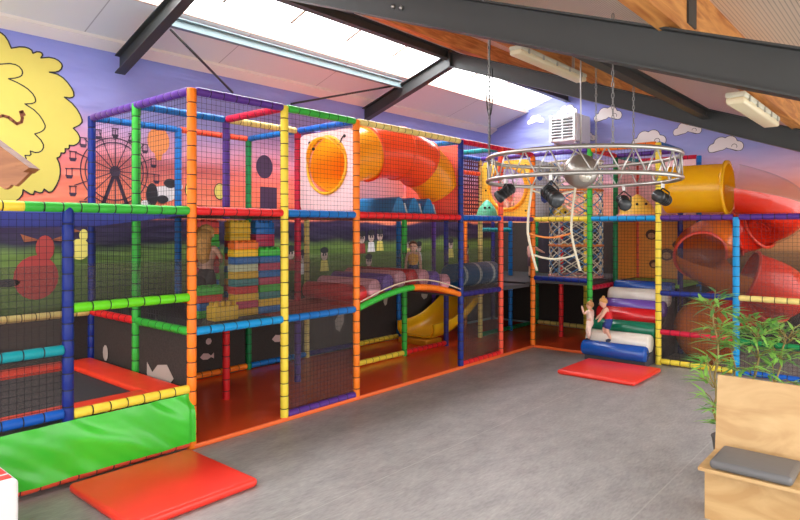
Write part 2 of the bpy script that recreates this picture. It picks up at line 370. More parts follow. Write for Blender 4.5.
# ferris wheel
fw=MB(); fc=(0.47,3.06); fr=0.46
def bar(p,q,wd,mb=fw,y=YP):
    p=V((p[0],0,p[1])); q=V((q[0],0,q[1])); d=(q-p).normalized(); n_=V((-d.z,0,d.x))*wd/2
    mb.prism([((p+n_).x,(p+n_).z),((q+n_).x,(q+n_).z),((q-n_).x,(q-n_).z),((p-n_).x,(p-n_).z)],'y',y-0.003,y)
for k in range(16):
    a=2*PI*k/16; bar(fc,(fc[0]+0.58*math.cos(a),fc[1]+0.58*math.sin(a)),0.012)
for rr in (0.40,fr):
    for k in range(40):
        a=2*PI*k/40; b=2*PI*(k+1)/40; bar((fc[0]+rr*math.cos(a),fc[1]+rr*math.sin(a)),(fc[0]+rr*math.cos(b),fc[1]+rr*math.sin(b)),0.014)
for k in range(16):
    a=2*PI*k/16; cx,cz=fc[0]+0.6*math.cos(a),fc[1]+0.6*math.sin(a)
    fw.prism([(cx-0.05,cz),(cx+0.05,cz),(cx+0.05,cz-0.012),(cx-0.05,cz-0.012)],'y',YP-0.003,YP)
    bar((cx-0.035,cz),(cx-0.035,cz-0.09),0.01); bar((cx+0.035,cz),(cx+0.035,cz-0.09),0.01)
    fw.prism([(cx-0.05,cz-0.09),(cx+0.05,cz-0.09),(cx+0.03,cz-0.135),(cx-0.03,cz-0.135)],'y',YP-0.003,YP)
fw.prism(ell(fc[0],fc[1],0.075,0.075),'y',YP-0.004,YP)
bar(fc,(fc[0]-0.2,2.50),0.05); bar(fc,(fc[0]+0.2,2.50),0.05)
fw.build('painted_ferris_wheel',mat('mural_ferris',(72,52,72),0.7),WL)
# painted spotted cow, balloon, tower and round faces on the mural
cow=MB(); flat_y(offs(ell(0,0,0.20,0.12),1.18,2.78),YP,cow,1); flat_y(ell(1.38,2.90,0.10,0.09),YP-0.003,cow,1); flat_y(ell(1.28,2.94,0.10,0.07),YP-0.006,cow,0)
flat_y(ell(1.00,2.76,0.09,0.17),YP-0.003,cow,0); flat_y(ell(1.16,2.70,0.09,0.06),YP-0.006,cow,0); flat_y(ell(0.90,2.60,0.08,0.08),YP-0.003,cow,1)
cow.build('painted_cow',[INK,PWHT],WL)
bl=MB(); flat_y(ell(1.10,3.55,0.17,0.20),YP,bl); flat_y([(1.04,3.36),(1.16,3.36),(1.14,3.27),(1.06,3.27)],YP,bl); bl.build('painted_balloon',[mat('mural_orange',(244,150,84),0.6)],WL)
dk=mat('mural_plum',(64,48,84),0.7)
bl=MB(); flat_y(ell(2.99,3.32,0.17,0.20),YP,bl); flat_y([(2.90,2.55),(3.25,2.55),(3.25,2.98),(2.90,2.98)],YP,bl); bl.build('painted_tower',[dk],WL)
bl=MB(); flat_y([(1.55,2.44),(3.0,2.44),(2.7,2.55),(2.2,2.60),(1.8,2.56)],YP,bl); bl.build('painted_hill',[dk],WL)
for x in (1.62,2.12):
    outlined(ell(x,2.86,0.09,0.12),YP,PYEL2,'painted_face',WL,1.12)
# figures in the painted meadow behind the lower storey
for (x,z,s_,c_) in ((-0.52,1.9,1.0,PRED),(0.0,2.12,0.5,PYEL2)):
    mb=MB(); flat_y(ell(x,z-0.25*s_,0.26*s_,0.28*s_),YP,mb,0); flat_y(ell(x+0.1*s_,z+0.12*s_,0.11*s_,0.16*s_),YP-0.003,mb,0)
    for sx in (-1,1): flat_y([(x+0.1*s_+sx*0.06*s_,z+0.22*s_),(x+0.1*s_+sx*0.28*s_,z+0.30*s_),(x+0.1*s_+sx*0.24*s_,z+0.20*s_)],YP-0.003,mb,1)
    flat_y(ell(x-0.32*s_,z-0.3*s_,0.14*s_,0.05*s_),YP,mb,2)
    mb.build('painted_animal',[c_,PBRN,INK],WL)
for i,(x,z) in enumerate(((3.55,1.83),(3.85,1.75),(4.35,1.78),(5.35,2.08),(5.62,2.1),(5.88,2.12),(5.55,1.62),(7.15,1.85),(8.35,1.9),(9.0,1.75),(3.0,1.75),(6.75,1.95))):
    mb=MB(); flat_y(ell(x,z,0.085,0.10),YP,mb,0); flat_y(ell(x,z+0.09,0.10,0.06),YP-0.003,mb,1); flat_y(ell(x-0.03,z+0.01,0.02,0.025,8),YP-0.006,mb,1); flat_y(ell(x+0.03,z+0.01,0.02,0.025,8),YP-0.006,mb,1)
    flat_y([(x-0.08,z-0.1),(x+0.08,z-0.1),(x+0.11,z-0.30),(x-0.11,z-0.30)],YP,mb,2)
    mb.build('painted_figure',[mat('mural_flesh',(196,170,160),0.7),INK,(PRED,PWHT,PYEL2)[i%3]],WL)
# clouds on the far wall
XP=XW-0.004
def cloud(y,z,s):
    pts=[]
    for (a,b,r) in ((-0.30,-0.02,0.13),(-0.12,0.10,0.17),(0.10,0.12,0.16),(0.28,0.0,0.13)):
        pts.append((a,b,r))
    def outline(g):
        P=[]
        for i in range(72):
            t=2*PI*i/72; d=(math.cos(t),math.sin(t)); best=0
            for (a,b,r) in pts:
                r2=r+g; bb=a*d[0]+b*d[1]; cc=a*a+b*b-r2*r2; D=bb*bb-cc
                if D>0: best=max(best,bb+math.sqrt(D))
            P.append((y-d[0]*best*s, z+max(-0.11-g,d[1]*best)*s))
        return P
    mb=MB(); mb.prism(outline(0.014),'x',XP-0.003,XP,1); mb.prism(outline(0.0),'x',XP-0.006,XP-0.003,0)
    for k in range(14):
        a=PI*1.2*k/14; b=PI*1.2*(k+1)/14; r=0.07*s; c0=(y-0.2*s,z)
        mb.add([(XP-0.009,c0[0]+r*math.cos(a),c0[1]+r*math.sin(a)),(XP-0.009,c0[0]+r*math.cos(b),c0[1]+r*math.sin(b)),(XP-0.009,c0[0]+0.82*r*math.cos(b),c0[1]+0.82*r*math.sin(b)),(XP-0.009,c0[0]+0.82*r*math.cos(a),c0[1]+0.82*r*math.sin(a))],[(0,1,2,3)],1)
    mb.build('painted_cloud',[PWHT,INK],WF)
for a in ((1.50,4.90,0.55),(0.68,5.02,0.6),(-0.30,4.80,0.75),(-1.20,4.15,0.85),(-1.98,4.30,0.65),(-2.70,3.90,0.75),(0.2,4.35,0.5)): cloud(*a)

# ================================================================== the play frame
PF=thing('play_frame','two-storey padded play frame with coloured posts, netting and mesh along the mural walls','play frame',(3.6,1.2,0))
def post(x,y,z0,z1,c): MB().padded((x,y,z0),(x,y,z1)).build('post',[vinyl(c),BLACK],PF)
def rail(p,q,c,name='rail',r=0.045):
    p=V(p); q=V(q); d=(q-p).normalized()*0.042; p=p+d; q=q-d
    MB().padded(p,q,r).build(name,[vinyl(c),BLACK],PF)
Zt=ZT+0.02
for (x,y,z0,z1,c) in ((-2.4,0,0.1,ZM,'navy'),(-1.2,0,0.55,ZM,'navy'),(0,0,0,Zt,'orange'),(1.2,0,0,Zt,'yellow'),(2.4,0,0,Zt,'orange'),(4.8,0,0,Zt,'navy'),(X6,0,0,Zt,'coral'),(X7,0,0,Zt,'orange'),
    (0,Y1,0,Zt,'green'),(1.2,Y1,0,1.2,'red'),(1.2,Y1,2.4,Zt,'purple'),(2.4,Y1,0,1.2,'violet'),(2.4,Y1,1.2,Zt,'crimson'),(3.6,Y1,0,ZM,'blue'),(4.8,Y1,0,ZM,'green'),(X6,Y1,0,Zt,'indigo'),(X7,Y1,0,Zt,'paleyellow'),(XA,Y1,0,ZM,'blue'),(XB,Y1,0,ZM,'darkgreen'),
    (0,Y2,0,Zt,'navy'),(1.2,Y2,0,Zt,'blue'),(2.4,Y2,0,Zt,'darkgreen'),(3.6,Y2,0,ZM,'paleyellow'),(4.8,Y2,0,ZM,'green'),(X6,Y2,0,ZM,'blue'),(X7,Y2,0,ZM,'purple'),(XA,Y2,0,ZM,'orange'),(XB,Y2,0,ZM,'indigo'),
    (X7,R1,0,Zt,'green'),(X7,R2,0,Zt,'yellow'),(X7,R3,0,ZM,'sky'),(X7,R4,0,ZM,'orange'),(XA,0,0,ZM,'red'),(XA,R1,0,Zt,'darkgreen'),(XA,R2,0,Zt,'indigo'),(XB,R1,0,Zt,'coral'),(XB,0,0,Zt,'yellow'),(XB,R2,0,Zt,'blue'),(-2.4,Y2,0,ZM,'green')):
    post(x,y,z0,z1,c)
T=ZT
for (p,q,c) in (
    # top storey rails
    ((0,0,T),(1.2,0,T),'purple'),((1.2,0,T),(2.4,0,T),'green'),((2.4,0,T),(4.8,0,T),'paleyellow'),((4.8,0,T),(X6,0,T),'crimson'),((X6,0,T),(X7,0,T),'crimson'),
    ((0,0,T),(0,Y2,T),'purple'),((0,Y1,T),(1.2,Y1,T),'blue'),((0,Y2,T),(1.2,Y2,T),'blue'),((1.2,0,T),(1.2,Y1,T),'crimson'),((1.2,Y1,T),(2.4,Y1,T),'paleyellow'),((2.4,0,T),(2.4,Y1,T),'cobalt'),
    ((1.2,Y2,T),(2.4,Y2,T),'coral'),((2.4,Y1,T),(2.4,Y2,T),'blue'),((2.4,Y1,T),(3.6,Y1,T),'violet'),((4.8,0,T),(4.8,Y1,T),'blue'),((X6,0,T),(X6,Y1,T),'teal'),((X6,Y1,T),(X7,Y1,T),'cobalt'),((X6,Y1,3.39),(X7,Y1,3.39),'coral'),((X7,0,T),(X7,Y1,T),'violet'),
    ((X7,R1,T),(X7,R2,T),'orange'),((X7,0,T),(X7,R1,T),'violet'),((X7,R1,T),(XA,R1,T),'red'),((XA,R1,T),(XA,R2,T),'purple'),((X7,R2,T),(XA,R2,T),'blue'),((XA,R1,T),(XB,R1,T),'teal'),((XB,R1,T),(XB,R2,T),'crimson'),
    # first floor rails
    ((-2.4,0,ZM),(-1.508,0,ZM),'yellow'),((-1.592,0,ZM),(0,0,ZM),'green'),((0,0,ZM),(1.2,0,ZM),'red'),((1.2,0,ZM),(2.4,0,ZM),'blue'),((2.4,0,ZM),(4.8,0,ZM),'red'),((4.8,0,ZM),(X6,0,ZM),'cobalt'),((X6,0,ZM),(X7,0,ZM),'purple'),
    ((X7,0,ZM),(X7,R1,ZM),'yellow'),((X7,R1,ZM),(X7,R2,ZM),'sky'),((X7,R2,ZM),(X7,R3,ZM),'purple'),((X7,R3,ZM),(X7,R4,ZM),'purple'),
    ((0,0,ZM),(0,Y1,ZM),'sky'),((0,Y1,ZM),(0,Y2,ZM),'blue'),((0,Y2,ZM),(1.2,Y2,ZM),'blue'),((X7,Y1,ZM-0.2),(XA,Y1,ZM-0.2),'teal'),((X7,R1,ZM),(XA,R1,ZM),'blue'),((XA,R1,ZM),(XA,R2,ZM),'blue'),
    # half level rails
    ((-2.4,0,1.2),(-1.2,0,1.2),'teal'),((-2.4,Y2,1.2),(0,Y2,1.2),'paleyellow'),((0,Y2,1.2),(0,Y1,1.2),'red'),((0,Y1,1.2),(0,0,1.2),'green'),((-1.2,0,1.56),(0,0,1.56),'lime'),
    ((0,0,1.2),(1.2,0,1.2),'sky'),((1.2,0,1.2),(2.4,0,1.2),'blue'),((4.8,0,1.2),(X6,0,1.2),'indigo'),((X7,0,1.33),(X7,R1,1.33),'navy'),((X7,R1,1.2),(XA,R1,1.2),'crimson'),
    ((X7,R2,1.2),(X7,R3,1.2),'navy'),((X7,R3,1.2),(X7,R4,1.2),'paleyellow'),((X7,R2,0.55),(X7,R3,0.55),'crimson'),((X7,R3,0.53),(X7,R4,0.53),'darkgreen'),
    # floor rails
    ((-2.4,0,0.64),(-1.2,0,0.64),'cobalt'),((-1.2,0,0.62),(0,0,0.62),'yellow'),((-2.4,0,0.07),(0,0,0.07),'coral'),((1.2,0,0.07),(2.4,0,0.07),'purple'),((4.8,0,0.07),(X6,0,0.07),'red'),
    ((X7,R2,0.06),(X7,R3,0.06),'yellow'),((X7,R3,0.06),(X7,R4,0.06),'cobalt'),
    ((1.2,Y2,0.1),(2.4,Y2,0.1),'orange'),((2.4,Y2,0.1),(3.6,Y2,0.1),'blue'),((3.6,Y2,0.1),(4.8,Y2,0.1),'indigo'),((4.8,Y2,0.1),(X6,Y2,0.1),'yellow'),((3.6,Y1,0.1),(4.8,Y1,0.1),'yellow'),((4.8,Y1,0.1),(X6,Y1,0.1),'red'),
    ((X7,Y1,0.1),(XA,Y1,0.1),'darkgreen'),((XA,Y1,0.1),(XB,Y1,0.1),'darkgreen'),((XB,0,0.1),(XB,Y1,0.1),'paleyellow')):
    rail(p,q,c)
# floors of the storeys
DECK=mat('deck_orange',(200,70,40),0.5,var=0.08); DECKB=mat('deck_grey',(70,68,70),0.7)
def deck(x0,x1,y0,y1,z,m_,t=0.06):
    b=MB(); b.box(((x0+x1)/2,(y0+y1)/2,z),(x1-x0,y1-y0,t)); b.build('deck',m_,PF)
deck(0.05,2.35,0.05,Y2,ZM,DECKB); deck(2.45,7.15,1.25,Y2,ZM,DECK); deck(4.85,7.15,0.05,1.2,ZM,DECK); deck(XA,XB,R2,R1,ZM,DECK); deck(X7+.05,XA,R2,R1,ZM,DECK); deck(2.45,4.75,0.05,1.2,ZM,DECK)
deck(0.05,1.15,0.05,Y2,1.19,DECKB); deck(1.25,2.45,0.05,Y2,1.19,mat('deck_red',(222,70,50),0.4)); deck(4.8,7.15,0.05,1.15,1.19,DECKB); deck(2.45,4.8,1.25,Y2,1.19,DECKB); deck(7.0,XB,0.05,Y2,1.22,mat('deck_dark',(40,42,42),0.7)); deck(8.3,XB,R2,R1,1.22,mat('deck_green',(120,190,70),0.5)); deck(X7,XB,R1+.05,0.0,1.27,DECKB)
# netting
def netp(o,u,v,m_=NETM,**k): b=MB(); b.net(o,u,v,**k); return b.build('net_panel',m_,PF)
H2=ZT-ZM
for (x0,x1) in ((0,1.2),(1.2,2.4),(2.4,3.6),(3.6,4.8),(4.8,X6),(X6,X7)):
    netp((x0,0,ZM),(x1-x0,0,0),(0,0,H2))
netp((0,0,ZM),(0,1.2,0),(0,0,H2)); netp((0,1.2,ZM),(0,1.2,0),(0,0,H2))
for (x0,x1,z0) in ((-2.4,-1.2,0.64),(-1.2,0,1.56),(0,1.2,1.2),(1.2,2.4,0.07),(2.4,3.6,1.45),(3.6,4.8,1.40),(4.8,X6,0.07)):
    netp((x0,0.002,z0),(x1-x0,0,0),(0,0,ZM-z0))
netp((X7,R1,ZM),(0,R2-R1,0),(0,0,H2)); netp((X7,R2,0.06),(0,R3-R2,0),(0,0,ZM)); netp((X7,R3,0.06),(0,R4-R3,0),(0,0,ZM)); netp((X7,0,1.33),(0,R1,0),(0,0,ZT-1.33)); netp((X7,R1,1.35),(0,R2-R1,0),(0,0,ZM-1.35))
netp((X6,Y1,ZM),(X7-X6,0,0),(0,0,H2),NETG,pu=0.08,pv=0.08,r=0.014)
netp((0,0,1.2),(0,1.2,0),(0,0,ZM-1.2)); netp((0,1.2,1.2),(0,1.2,0),(0,0,ZM-1.2))
# finer shade mesh below head height
def scrim(o,u,v,m_=SCRIM,name='mesh_panel'):
    o,u,v=V(o),V(u),V(v); b=MB(); b.quad(o,o+u,o+u+v,o+v); return b.build(name,m_,PF)
ZS=1.94; e=0.012
scrim((-2.4,e,0.64),(1.2,0,0),(0,0,ZS-0.64)); scrim((-1.2,e,1.56),(1.2,0,0),(0,0,ZS-1.56)); scrim((0,e,1.2),(1.2,0,0),(0,0,ZS-1.2)); scrim((1.2,e,0.07),(1.2,0,0),(0,0,ZS-0.07))
scrim((2.4,e,1.42),(1.2,0,0),(0,0,ZS-1.42)); scrim((3.6,e,1.42),(1.2,0,0),(0,0,ZS-1.42)); scrim((4.8,e,0.07),(X6-4.8,0,0),(0,0,ZS-0.07))
scrim((X7+e,R2,0.06),(0,R3-R2,0),(0,0,ZS-0.06)); scrim((X7+e,R3,0.06),(0,R4-R3,0),(0,0,ZS-0.06))
for (o,u,v) in (((1.2,Y2+.02,0.1),(1.2,0,0),(0,0,1.05)),((2.4,Y2+.02,0.1),(1.2,0,0),(0,0,1.05)),((3.6,Y2+.02,0.1),(1.2,0,0),(0,0,1.05)),((4.8,Y2+.02,0.1),(X6-4.8,0,0),(0,0,1.05)),((X6,Y2+.02,0.1),(X7-X6,0,0),(0,0,1.05)),((X7,Y2+.02,0.1),(1.2,0,0),(0,0,1.05)),
    ((-2.4,Y2+.02,0.1),(1.2,0,0),(0,0,1.05)),((-1.2,Y2+.02,0.1),(1.2,0,0),(0,0,1.05)),((0,Y2+.02,0.1),(1.2,0,0),(0,0,1.05)),((0.01,0,0.1),(0,1.2,0),(0,0,1.05)),((0.01,1.2,0.1),(0,1.2,0),(0,0,1.05)),((XB+.02,1.2,0.1),(0,-1.2,0),(0,0,1.1)),((XB+.02,0,0.1),(0,R1,0),(0,0,1.1)),((XA,R1,0.1),(1.2,0,0),(0,0,1.05)),
    ((XB+.02,R1,0.1),(0,R2-R1,0),(0,0,1.05)),((XB+.02,Y2,0.1),(0,-1.2,0),(0,0,2.32)),((XB+.02,0,1.25),(0,R1,0),(0,0,1.17)),((XA,Y2+.02,0.1),(1.2,0,0),(0,0,1.05)),((XB+.02,R2,0.1),(0,R3-R2,0),(0,0,1.05)),((XB+.02,R3,0.1),(0,R4-R3,0),(0,0,1.05)),((XA-.15,R2-.03,0.1),(1.3,0,0),(0,0,1.05))):
    scrim(o,u,v,SCRIMD,'dark_mesh_panel')
# blue net hung as the roof over the trampoline bay
b=MB(); b.net((-2.4,0.0,2.40),(2.4,0,0.02),(0,2.4,-0.12),0.05,0.05,0.010); b.build('roof_net',[mat('net_blue',(80,96,190),0.8)],PF)
# pale stickers on the dark mesh
STK=mat('sticker_pale',(205,170,165),0.7); STK2=mat('sticker_grey',(176,168,158),0.7)
def sticker(poly,ax,t,m_=STK):
    b=MB(); b.prism(poly,ax,t-0.003,t); b.build('sticker',m_,PF)
fish=lambda y,z,s:[(y-0.26*s,z),(y-0.12*s,z+0.13*s),(y+0.08*s,z+0.10*s),(y+0.2*s,z),(y+0.32*s,z+0.1*s),(y+0.32*s,z-0.12*s),(y+0.2*s,z-0.05*s),(y+0.05*s,z-0.12*s),(y-0.14*s,z-0.1*s)]
sticker(fish(0.62,0.66,1.0),'x',0.0,STK2); sticker(ell(2.0,0.72,0.07,0.10,10),'x',0.0,STK2)
yb=Y2+0.015
sticker([(2.58,1.12),(2.74,1.12),(2.72,0.98),(2.80,0.80),(2.52,0.80),(2.60,0.98)],'y',yb); sticker(ell(2.98,1.02,0.10,0.10,9),'y',yb); sticker(fish(3.0,0.45,0.5),'y',yb)
sticker(ell(1.38,0.42,0.09,0.12,8),'y',yb); sticker(fish(1.66,0.36,0.4),'y',yb); sticker(ell(1.70,0.58,0.05,0.05,7),'y',yb)
sticker([(4.28,0.60),(4.38,0.72),(4.52,0.78),(4.50,0.55),(4.40,0.38),(4.30,0.44)],'y',yb,STK2); sticker(ell(5.65,0.88,0.06,0.14,7),'y',yb,STK2); sticker(ell(6.9,0.9,0.12,0.14,7),'y',yb,STK2)

# boards in the upper storey
PINKB=mat('board_pink',(250,206,210),0.5,var=0.03); CORALB=mat('board_coral',(244,110,90),0.5,var=0.03); YELB=mat('board_yellow',(250,208,70),0.45,var=0.03); ORB=mat('board_orange',(240,160,60),0.5,var=0.05); PALEB=mat('board_pale',(214,220,236),0.5)
b=MB(); b.box((4.2,Y1,3.07),(1.1,0.03,1.16)); b.build('play_board',PINKB,PF)
b=MB(); b.box((4.8,0.6,3.06),(0.03,1.1,1.15)); b.build('play_board',CORALB,PF)
b=MB(); b.box((XA-0.62,-0.02,3.05),(1.1,0.03,1.10)); 
pb=b.build('play_board',PALEB,PF)
for (x,z,r) in ((7.4,3.3,0.12),(7.6,2.9,0.16),(7.9,3.2,0.14),(8.1,2.75,0.1)):
    b=MB(); b.prism(ell(x,z,r,r*0.8,8),'y',-0.045,-0.036); b.build('painted_spot',mat('spot_blue',(60,90,180),0.5),pb)
def holed_board(x,y0,y1,z0,z1,cy,cz,r,t,m_):
    N=48; inner=[(cy+r*math.cos(2*PI*k/N),cz+r*math.sin(2*PI*k/N)) for k in range(N)]
    outer=[]
    for k in range(N):
        d=(math.cos(2*PI*k/N),math.sin(2*PI*k/N)); s=1e9
        if d[0]>1e-6: s=min(s,(y1-cy)/d[0])
        if d[0]<-1e-6: s=min(s,(y0-cy)/d[0])
        if d[1]>1e-6: s=min(s,(z1-cz)/d[1])
        if d[1]<-1e-6: s=min(s,(z0-cz)/d[1])
        outer.append((cy+d[0]*s,cz+d[1]*s))
    b=MB(); vs=[(x-t/2,)+p for p in inner]+[(x-t/2,)+p for p in outer]+[(x+t/2,)+p for p in inner]+[(x+t/2,)+p for p in outer]; fs=[]
    for k in range(N):
        j=(k+1)%N; fs += [(k,j,N+j,N+k),(2*N+k,3*N+k,3*N+j,2*N+j),(k,2*N+k,2*N+j,j),(N+k,N+j,3*N+j,3*N+k)]
    b.add(vs,fs); return b.build('play_board',m_,PF)
hb=holed_board(X7,0.06,1.14,2.49,3.62,0.55,3.07,0.40,0.04,YELB)
b=MB(); b.tube([(X7-0.03,0.55+0.42*math.cos(2*PI*k/32),3.07+0.42*math.sin(2*PI*k/32)) for k in range(32)],0.035,8,closed=True); b.build('hole_rim',mat('rim_amber',(250,178,30),0.35),hb)
ha=holed_board(2.42,0.06,1.14,2.49,3.62,0.58,3.15,0.385,0.04,PINKB)
b=MB(); b.tube([(2.395,0.58+0.395*math.cos(2*PI*k/36),3.15+0.395*math.sin(2*PI*k/36)) for k in range(36)],0.022,8,closed=True); b.build('hole_rim',mat('rim_amber',(250,178,30),0.35),ha)
for (y,z,s_) in ((0.93,3.43,-1),(0.22,3.46,1)):
    b=MB(); P=[(2.396,y-s_*0.08*math.cos(a),z-0.05+0.11*math.sin(a)) for a in [PI*(0.5+0.45*i/8) for i in range(9)]]; b.tube(P,0.010,6); b.sphere(P[0],0.024,8,6); b.sphere(P[-1],0.024,8,6); b.build('painted_brow',INK,ha)
for (y,z) in ((1.02,3.5),(0.14,3.5),(1.02,2.62),(0.14,2.62),(1.05,3.05)):
    b=MB(); b.sphere((X7-0.022,y,z),0.02,8,6); b.build('board_knob',BLACK,hb)
b=MB(); b.box((9.55,(R1+R2)/2,3.07),(0.03,1.1,1.15)); b.build('play_board',PINKB,PF)
b=MB(); b.box((9.0,R1+0.02,3.07),(1.1,0.03,1.15)); b.build('play_board',PINKB,PF)
b=MB(); b.box((9.55,(R1+R2)/2,1.84),(0.03,1.1,1.15)); ob=b.build('play_board',ORB,PF)
b=MB(); b.box((9.0,R1+0.02,1.84),(1.1,0.03,1.15)); b.build('play_board',ORB,PF)
for (y,z,r) in ((-1.45,2.15,0.12),(-1.75,1.75,0.14),(-1.5,1.55,0.1),(-1.95,1.95,0.09)):
    b=MB(); b.prism(ell(y,z,r,r*0.9,12),'x',9.52,9.535); b.prism(ell(y,z-0.02,r*0.6,r*0.5,10),'x',9.512,9.52,1); b.build('painted_spot',[mat('spot_brown',(92,52,36),0.6),mat('spot_tan',(206,150,100),0.6)],ob)
b=MB(); b.box((XB+0.0,0.6,1.84),(0.03,1.1,1.15)); b.build('play_board',mat('board_dark',(44,40,52),0.6),PF)

# ================================================================== things in the trampoline bay
TR=thing('trampoline','black trampoline bed with red padding and a creased green skirt, between blue and orange posts','trampoline',(-1.2,1.2,0))
REDP=mat('pad_red',(246,66,40),0.35,var=0.04,bump=0.1,bscale=6); 
def grnskirt():
    m=mat('skirt_green',(62,196,48),0.28,var=0.1,vscale=2.2,bump=0.5,bscale=3.0,spec=0.6); return m
b=MB(); b.box((-1.2,1.2,0.57),(1.9,1.9,0.02)); b.build('bed',mat('bed_black',(58,58,62),0.7,var=0.15,vscale=40),TR)
for (c,s_) in (((-0.22,1.2,0.60),(0.36,2.24,0.07)),((-1.2,2.2,0.60),(1.64,0.34,0.07)),((-1.2,0.20,0.60),(1.64,0.26,0.07)),((-2.18,1.2,0.60),(0.36,2.24,0.07))):
    b=MB(); b.box(c,s_,bevel=0.03); b.build('pad',REDP,TR)
# skirt
def skirt_mesh():
    b=MB(); nx,nz=90,24; vs=[]; fs=[]
    for i in range(nx+1):
        for j in range(nz+1):
            u=i/nx; v=j/nz; x=-2.4+2.4*u; z=0.58-0.49*v
            y=-0.055-0.03*v+0.028*noise.noise(V((x*2.6+z*3.0,z*2.4,1)))+0.016*noise.noise(V((x*7+z*9,z*4,5)))-0.03*math.sin(PI*v)*0.6
            if u>0.97: y+=0.02
            vs.append((x+0.0,y,z))
    for i in range(nx):
        for j in range(nz): a=i*(nz+1)+j; fs.append((a,a+1,a+nz+2,a+nz+1))
    b.add(vs,fs,0,True); return b
skirt_mesh().build('skirt',grnskirt(),TR)

# ================================================================== mats
MATR=mat('mat_red',(240,58,44),0.33,var=0.04,vscale=3,bump=0.08,bscale=4,spec=0.5); 
b=MB(); b.box((0,0,0.04),(1.14,1.14,0.08),bevel=0.035); cm=b.build('crash_mat',MATR); cm.location=(-0.69,-0.73,0); cm['_o']=(-0.69,-0.73,0)
b=MB(); b.box((0,0,0.012),(1.11,1.11,0.024),bevel=0.01)
tag(cm,'red crash mat on the grey floor beside the green trampoline skirt','mat')
cm2=cm.copy(); C.objects.link(cm2); cm2.location=(6.05,-1.96,0); cm2.scale=(1.03,1.06,0.9); tag(cm2,'red crash mat at the foot of the foam roll stairs','mat')
ORF=mat('floor_mat_orange',(255,92,42),0.2,var=0.08,vscale=1.5,spec=0.6)
FM=thing('floor_mat','glossy orange-red padded floor under the play frame','floor mat',(3.6,1.2,0))
b=MB(); b.prism([(0.0,-0.02),(X7,-0.02),(X7,R1),(XB,R1),(XB,Y2),(0.0,Y2)],'z',0.002,0.045); b.build('mat_surface',ORF,FM)
b=MB(); b.box((3.6,-0.035,0.025),(7.2,0.03,0.05),bevel=0.012); b.box((X7-0.015,R1/2,0.025),(0.03,-R1,0.05),bevel=0.012); b.build('edging',mat('edge_orange',(244,110,50),0.35),FM)

# ================================================================== giant foam bricks
BW,BD,BH=0.33,0.165,0.088
def brick_proto(c):
    b=MB(); b.box((0,0,BH/2),(BW,BD,BH),bevel=0.014)
    for i in range(4):
        for j in range(2):
            b.tube([(-BW*0.375+i*BW*0.25,-BD*0.25+j*BD*0.5,BH-0.004),(-BW*0.375+i*BW*0.25,-BD*0.25+j*BD*0.5,BH+0.022)],0.026,10)
    return b
BC=dict(orange=(245,120,40),yellow=(246,196,40),blue=(30,120,200),white=(226,232,190),teal=(60,140,140),red=(224,56,50),pink=(206,56,96),green=(70,190,60))
PROT={}
def put_brick(c,x,y,z,label,rot=0.0,sc=None):
    if c not in PROT:
        o=brick_proto(c).build('foam_brick',mat('foam_'+c,BC[c],0.45,var=0.05,bump=0.1)); PROT[c]=o
    else:
        o=PROT[c].copy(); C.objects.link(o)
    o.location=(x,y,z); o.rotation_euler=(0,0,rot); 
    if sc: o.scale=sc
    tag(o,label,'foam brick','giant foam bricks on the play frame deck'); return o
ORD=['topmost','second from top','third from top','fourth from top','fifth from top','sixth from top','seventh from top','eighth from top','ninth from top','tenth from top','eleventh from top','twelfth from top','lowest']
def stack(x,y,z0,cols,where,rot=0.0):
    n=len(cols)
    for i,c in enumerate(reversed(cols)):
        k=n-1-i
        put_brick(c,x+random.uniform(-.008,.008),y,z0+i*BH,f'{c} foam brick, {ORD[k]} in {where}',rot)
D0=1.225
stack(0.98,0.50,D0,['orange','yellow','blue','white','yellow','teal','red','yellow','pink','yellow'],'the wider brick stack beside the low green-topped one')
stack(1.32,0.50,D0,['green','blue','pink','blue','pink','green','teal','yellow','blue'],'the brick stack next to the yellow post',0.0)
stack(0.60,0.68,D0,['green','red','blue','green'],'the low stack behind the big yellow block')
put_brick('yellow',0.60,0.36,D0,'big yellow foam block in front of the low green-topped stack',0.0,(0.92,1.2,1.9))
stack(1.16,1.62,D0,['red','orange','green','green','blue','red','red','pink','green','blue','red','red','blue'],'the tall stack behind the blonde girl')
stack(1.66,1.62,1.22,['yellow','yellow','yellow','red','teal','red','yellow','blue','green','yellow','red','blue','pink'],'the yellow-topped stack at the back of the deck')
stack(2.08,1.62,1.22,['blue','blue','pink','pink','teal','green','blue','red','yellow','green','blue','red','yellow'],'the blue-topped stack at the back of the deck')

# ================================================================== roller bridge
RB=thing('roller_bridge','arched net bridge carrying red, purple and pink foam rollers between the orange and navy posts','bridge',(3.6,0.6,1.2))
def arch(x): t=(x-2.4)/2.4; return 1.22+0.20*math.sin(PI*t)
b=MB(); n=24; vs=[]; fs=[]
for i in range(n+1):
    x=2.4+2.4*i/n; z=arch(x); vs += [(x,0.0,z),(x,1.2,z),(x,1.2,z-0.03),(x,0.0,z-0.03)]
for i in range(n):
    for k in range(4): fs.append((i*4+k,i*4+(k+1)%4,i*4+4+(k+1)%4,i*4+4+k))
b.add(vs,fs,0,True); b.build('bridge_deck',mat('deck_red',(222,70,50),0.4),RB)
for (x0,x1,c) in ((2.45,3.58,'green'),(3.58,4.76,'orange')):
    b=MB(); P=[(x0+(x1-x0)*i/8,-0.0,arch(x0+(x1-x0)*i/8)-0.02) for i in range(9)]
    for p,q in zip(P,P[1:]): b.padded(p,q,0.045,0.15)
    b.build('edge_tube',[vinyl(c),BLACK],RB)
b=MB(); b.tube([(2.45+2.3*i/20,-0.03,arch(2.45+2.3*i/20)+0.06+0.03*math.sin(i/20*PI)) for i in range(21)],0.010,6); b.build('edge_rope',mat('rope_pale',(226,206,180),0.7),RB)
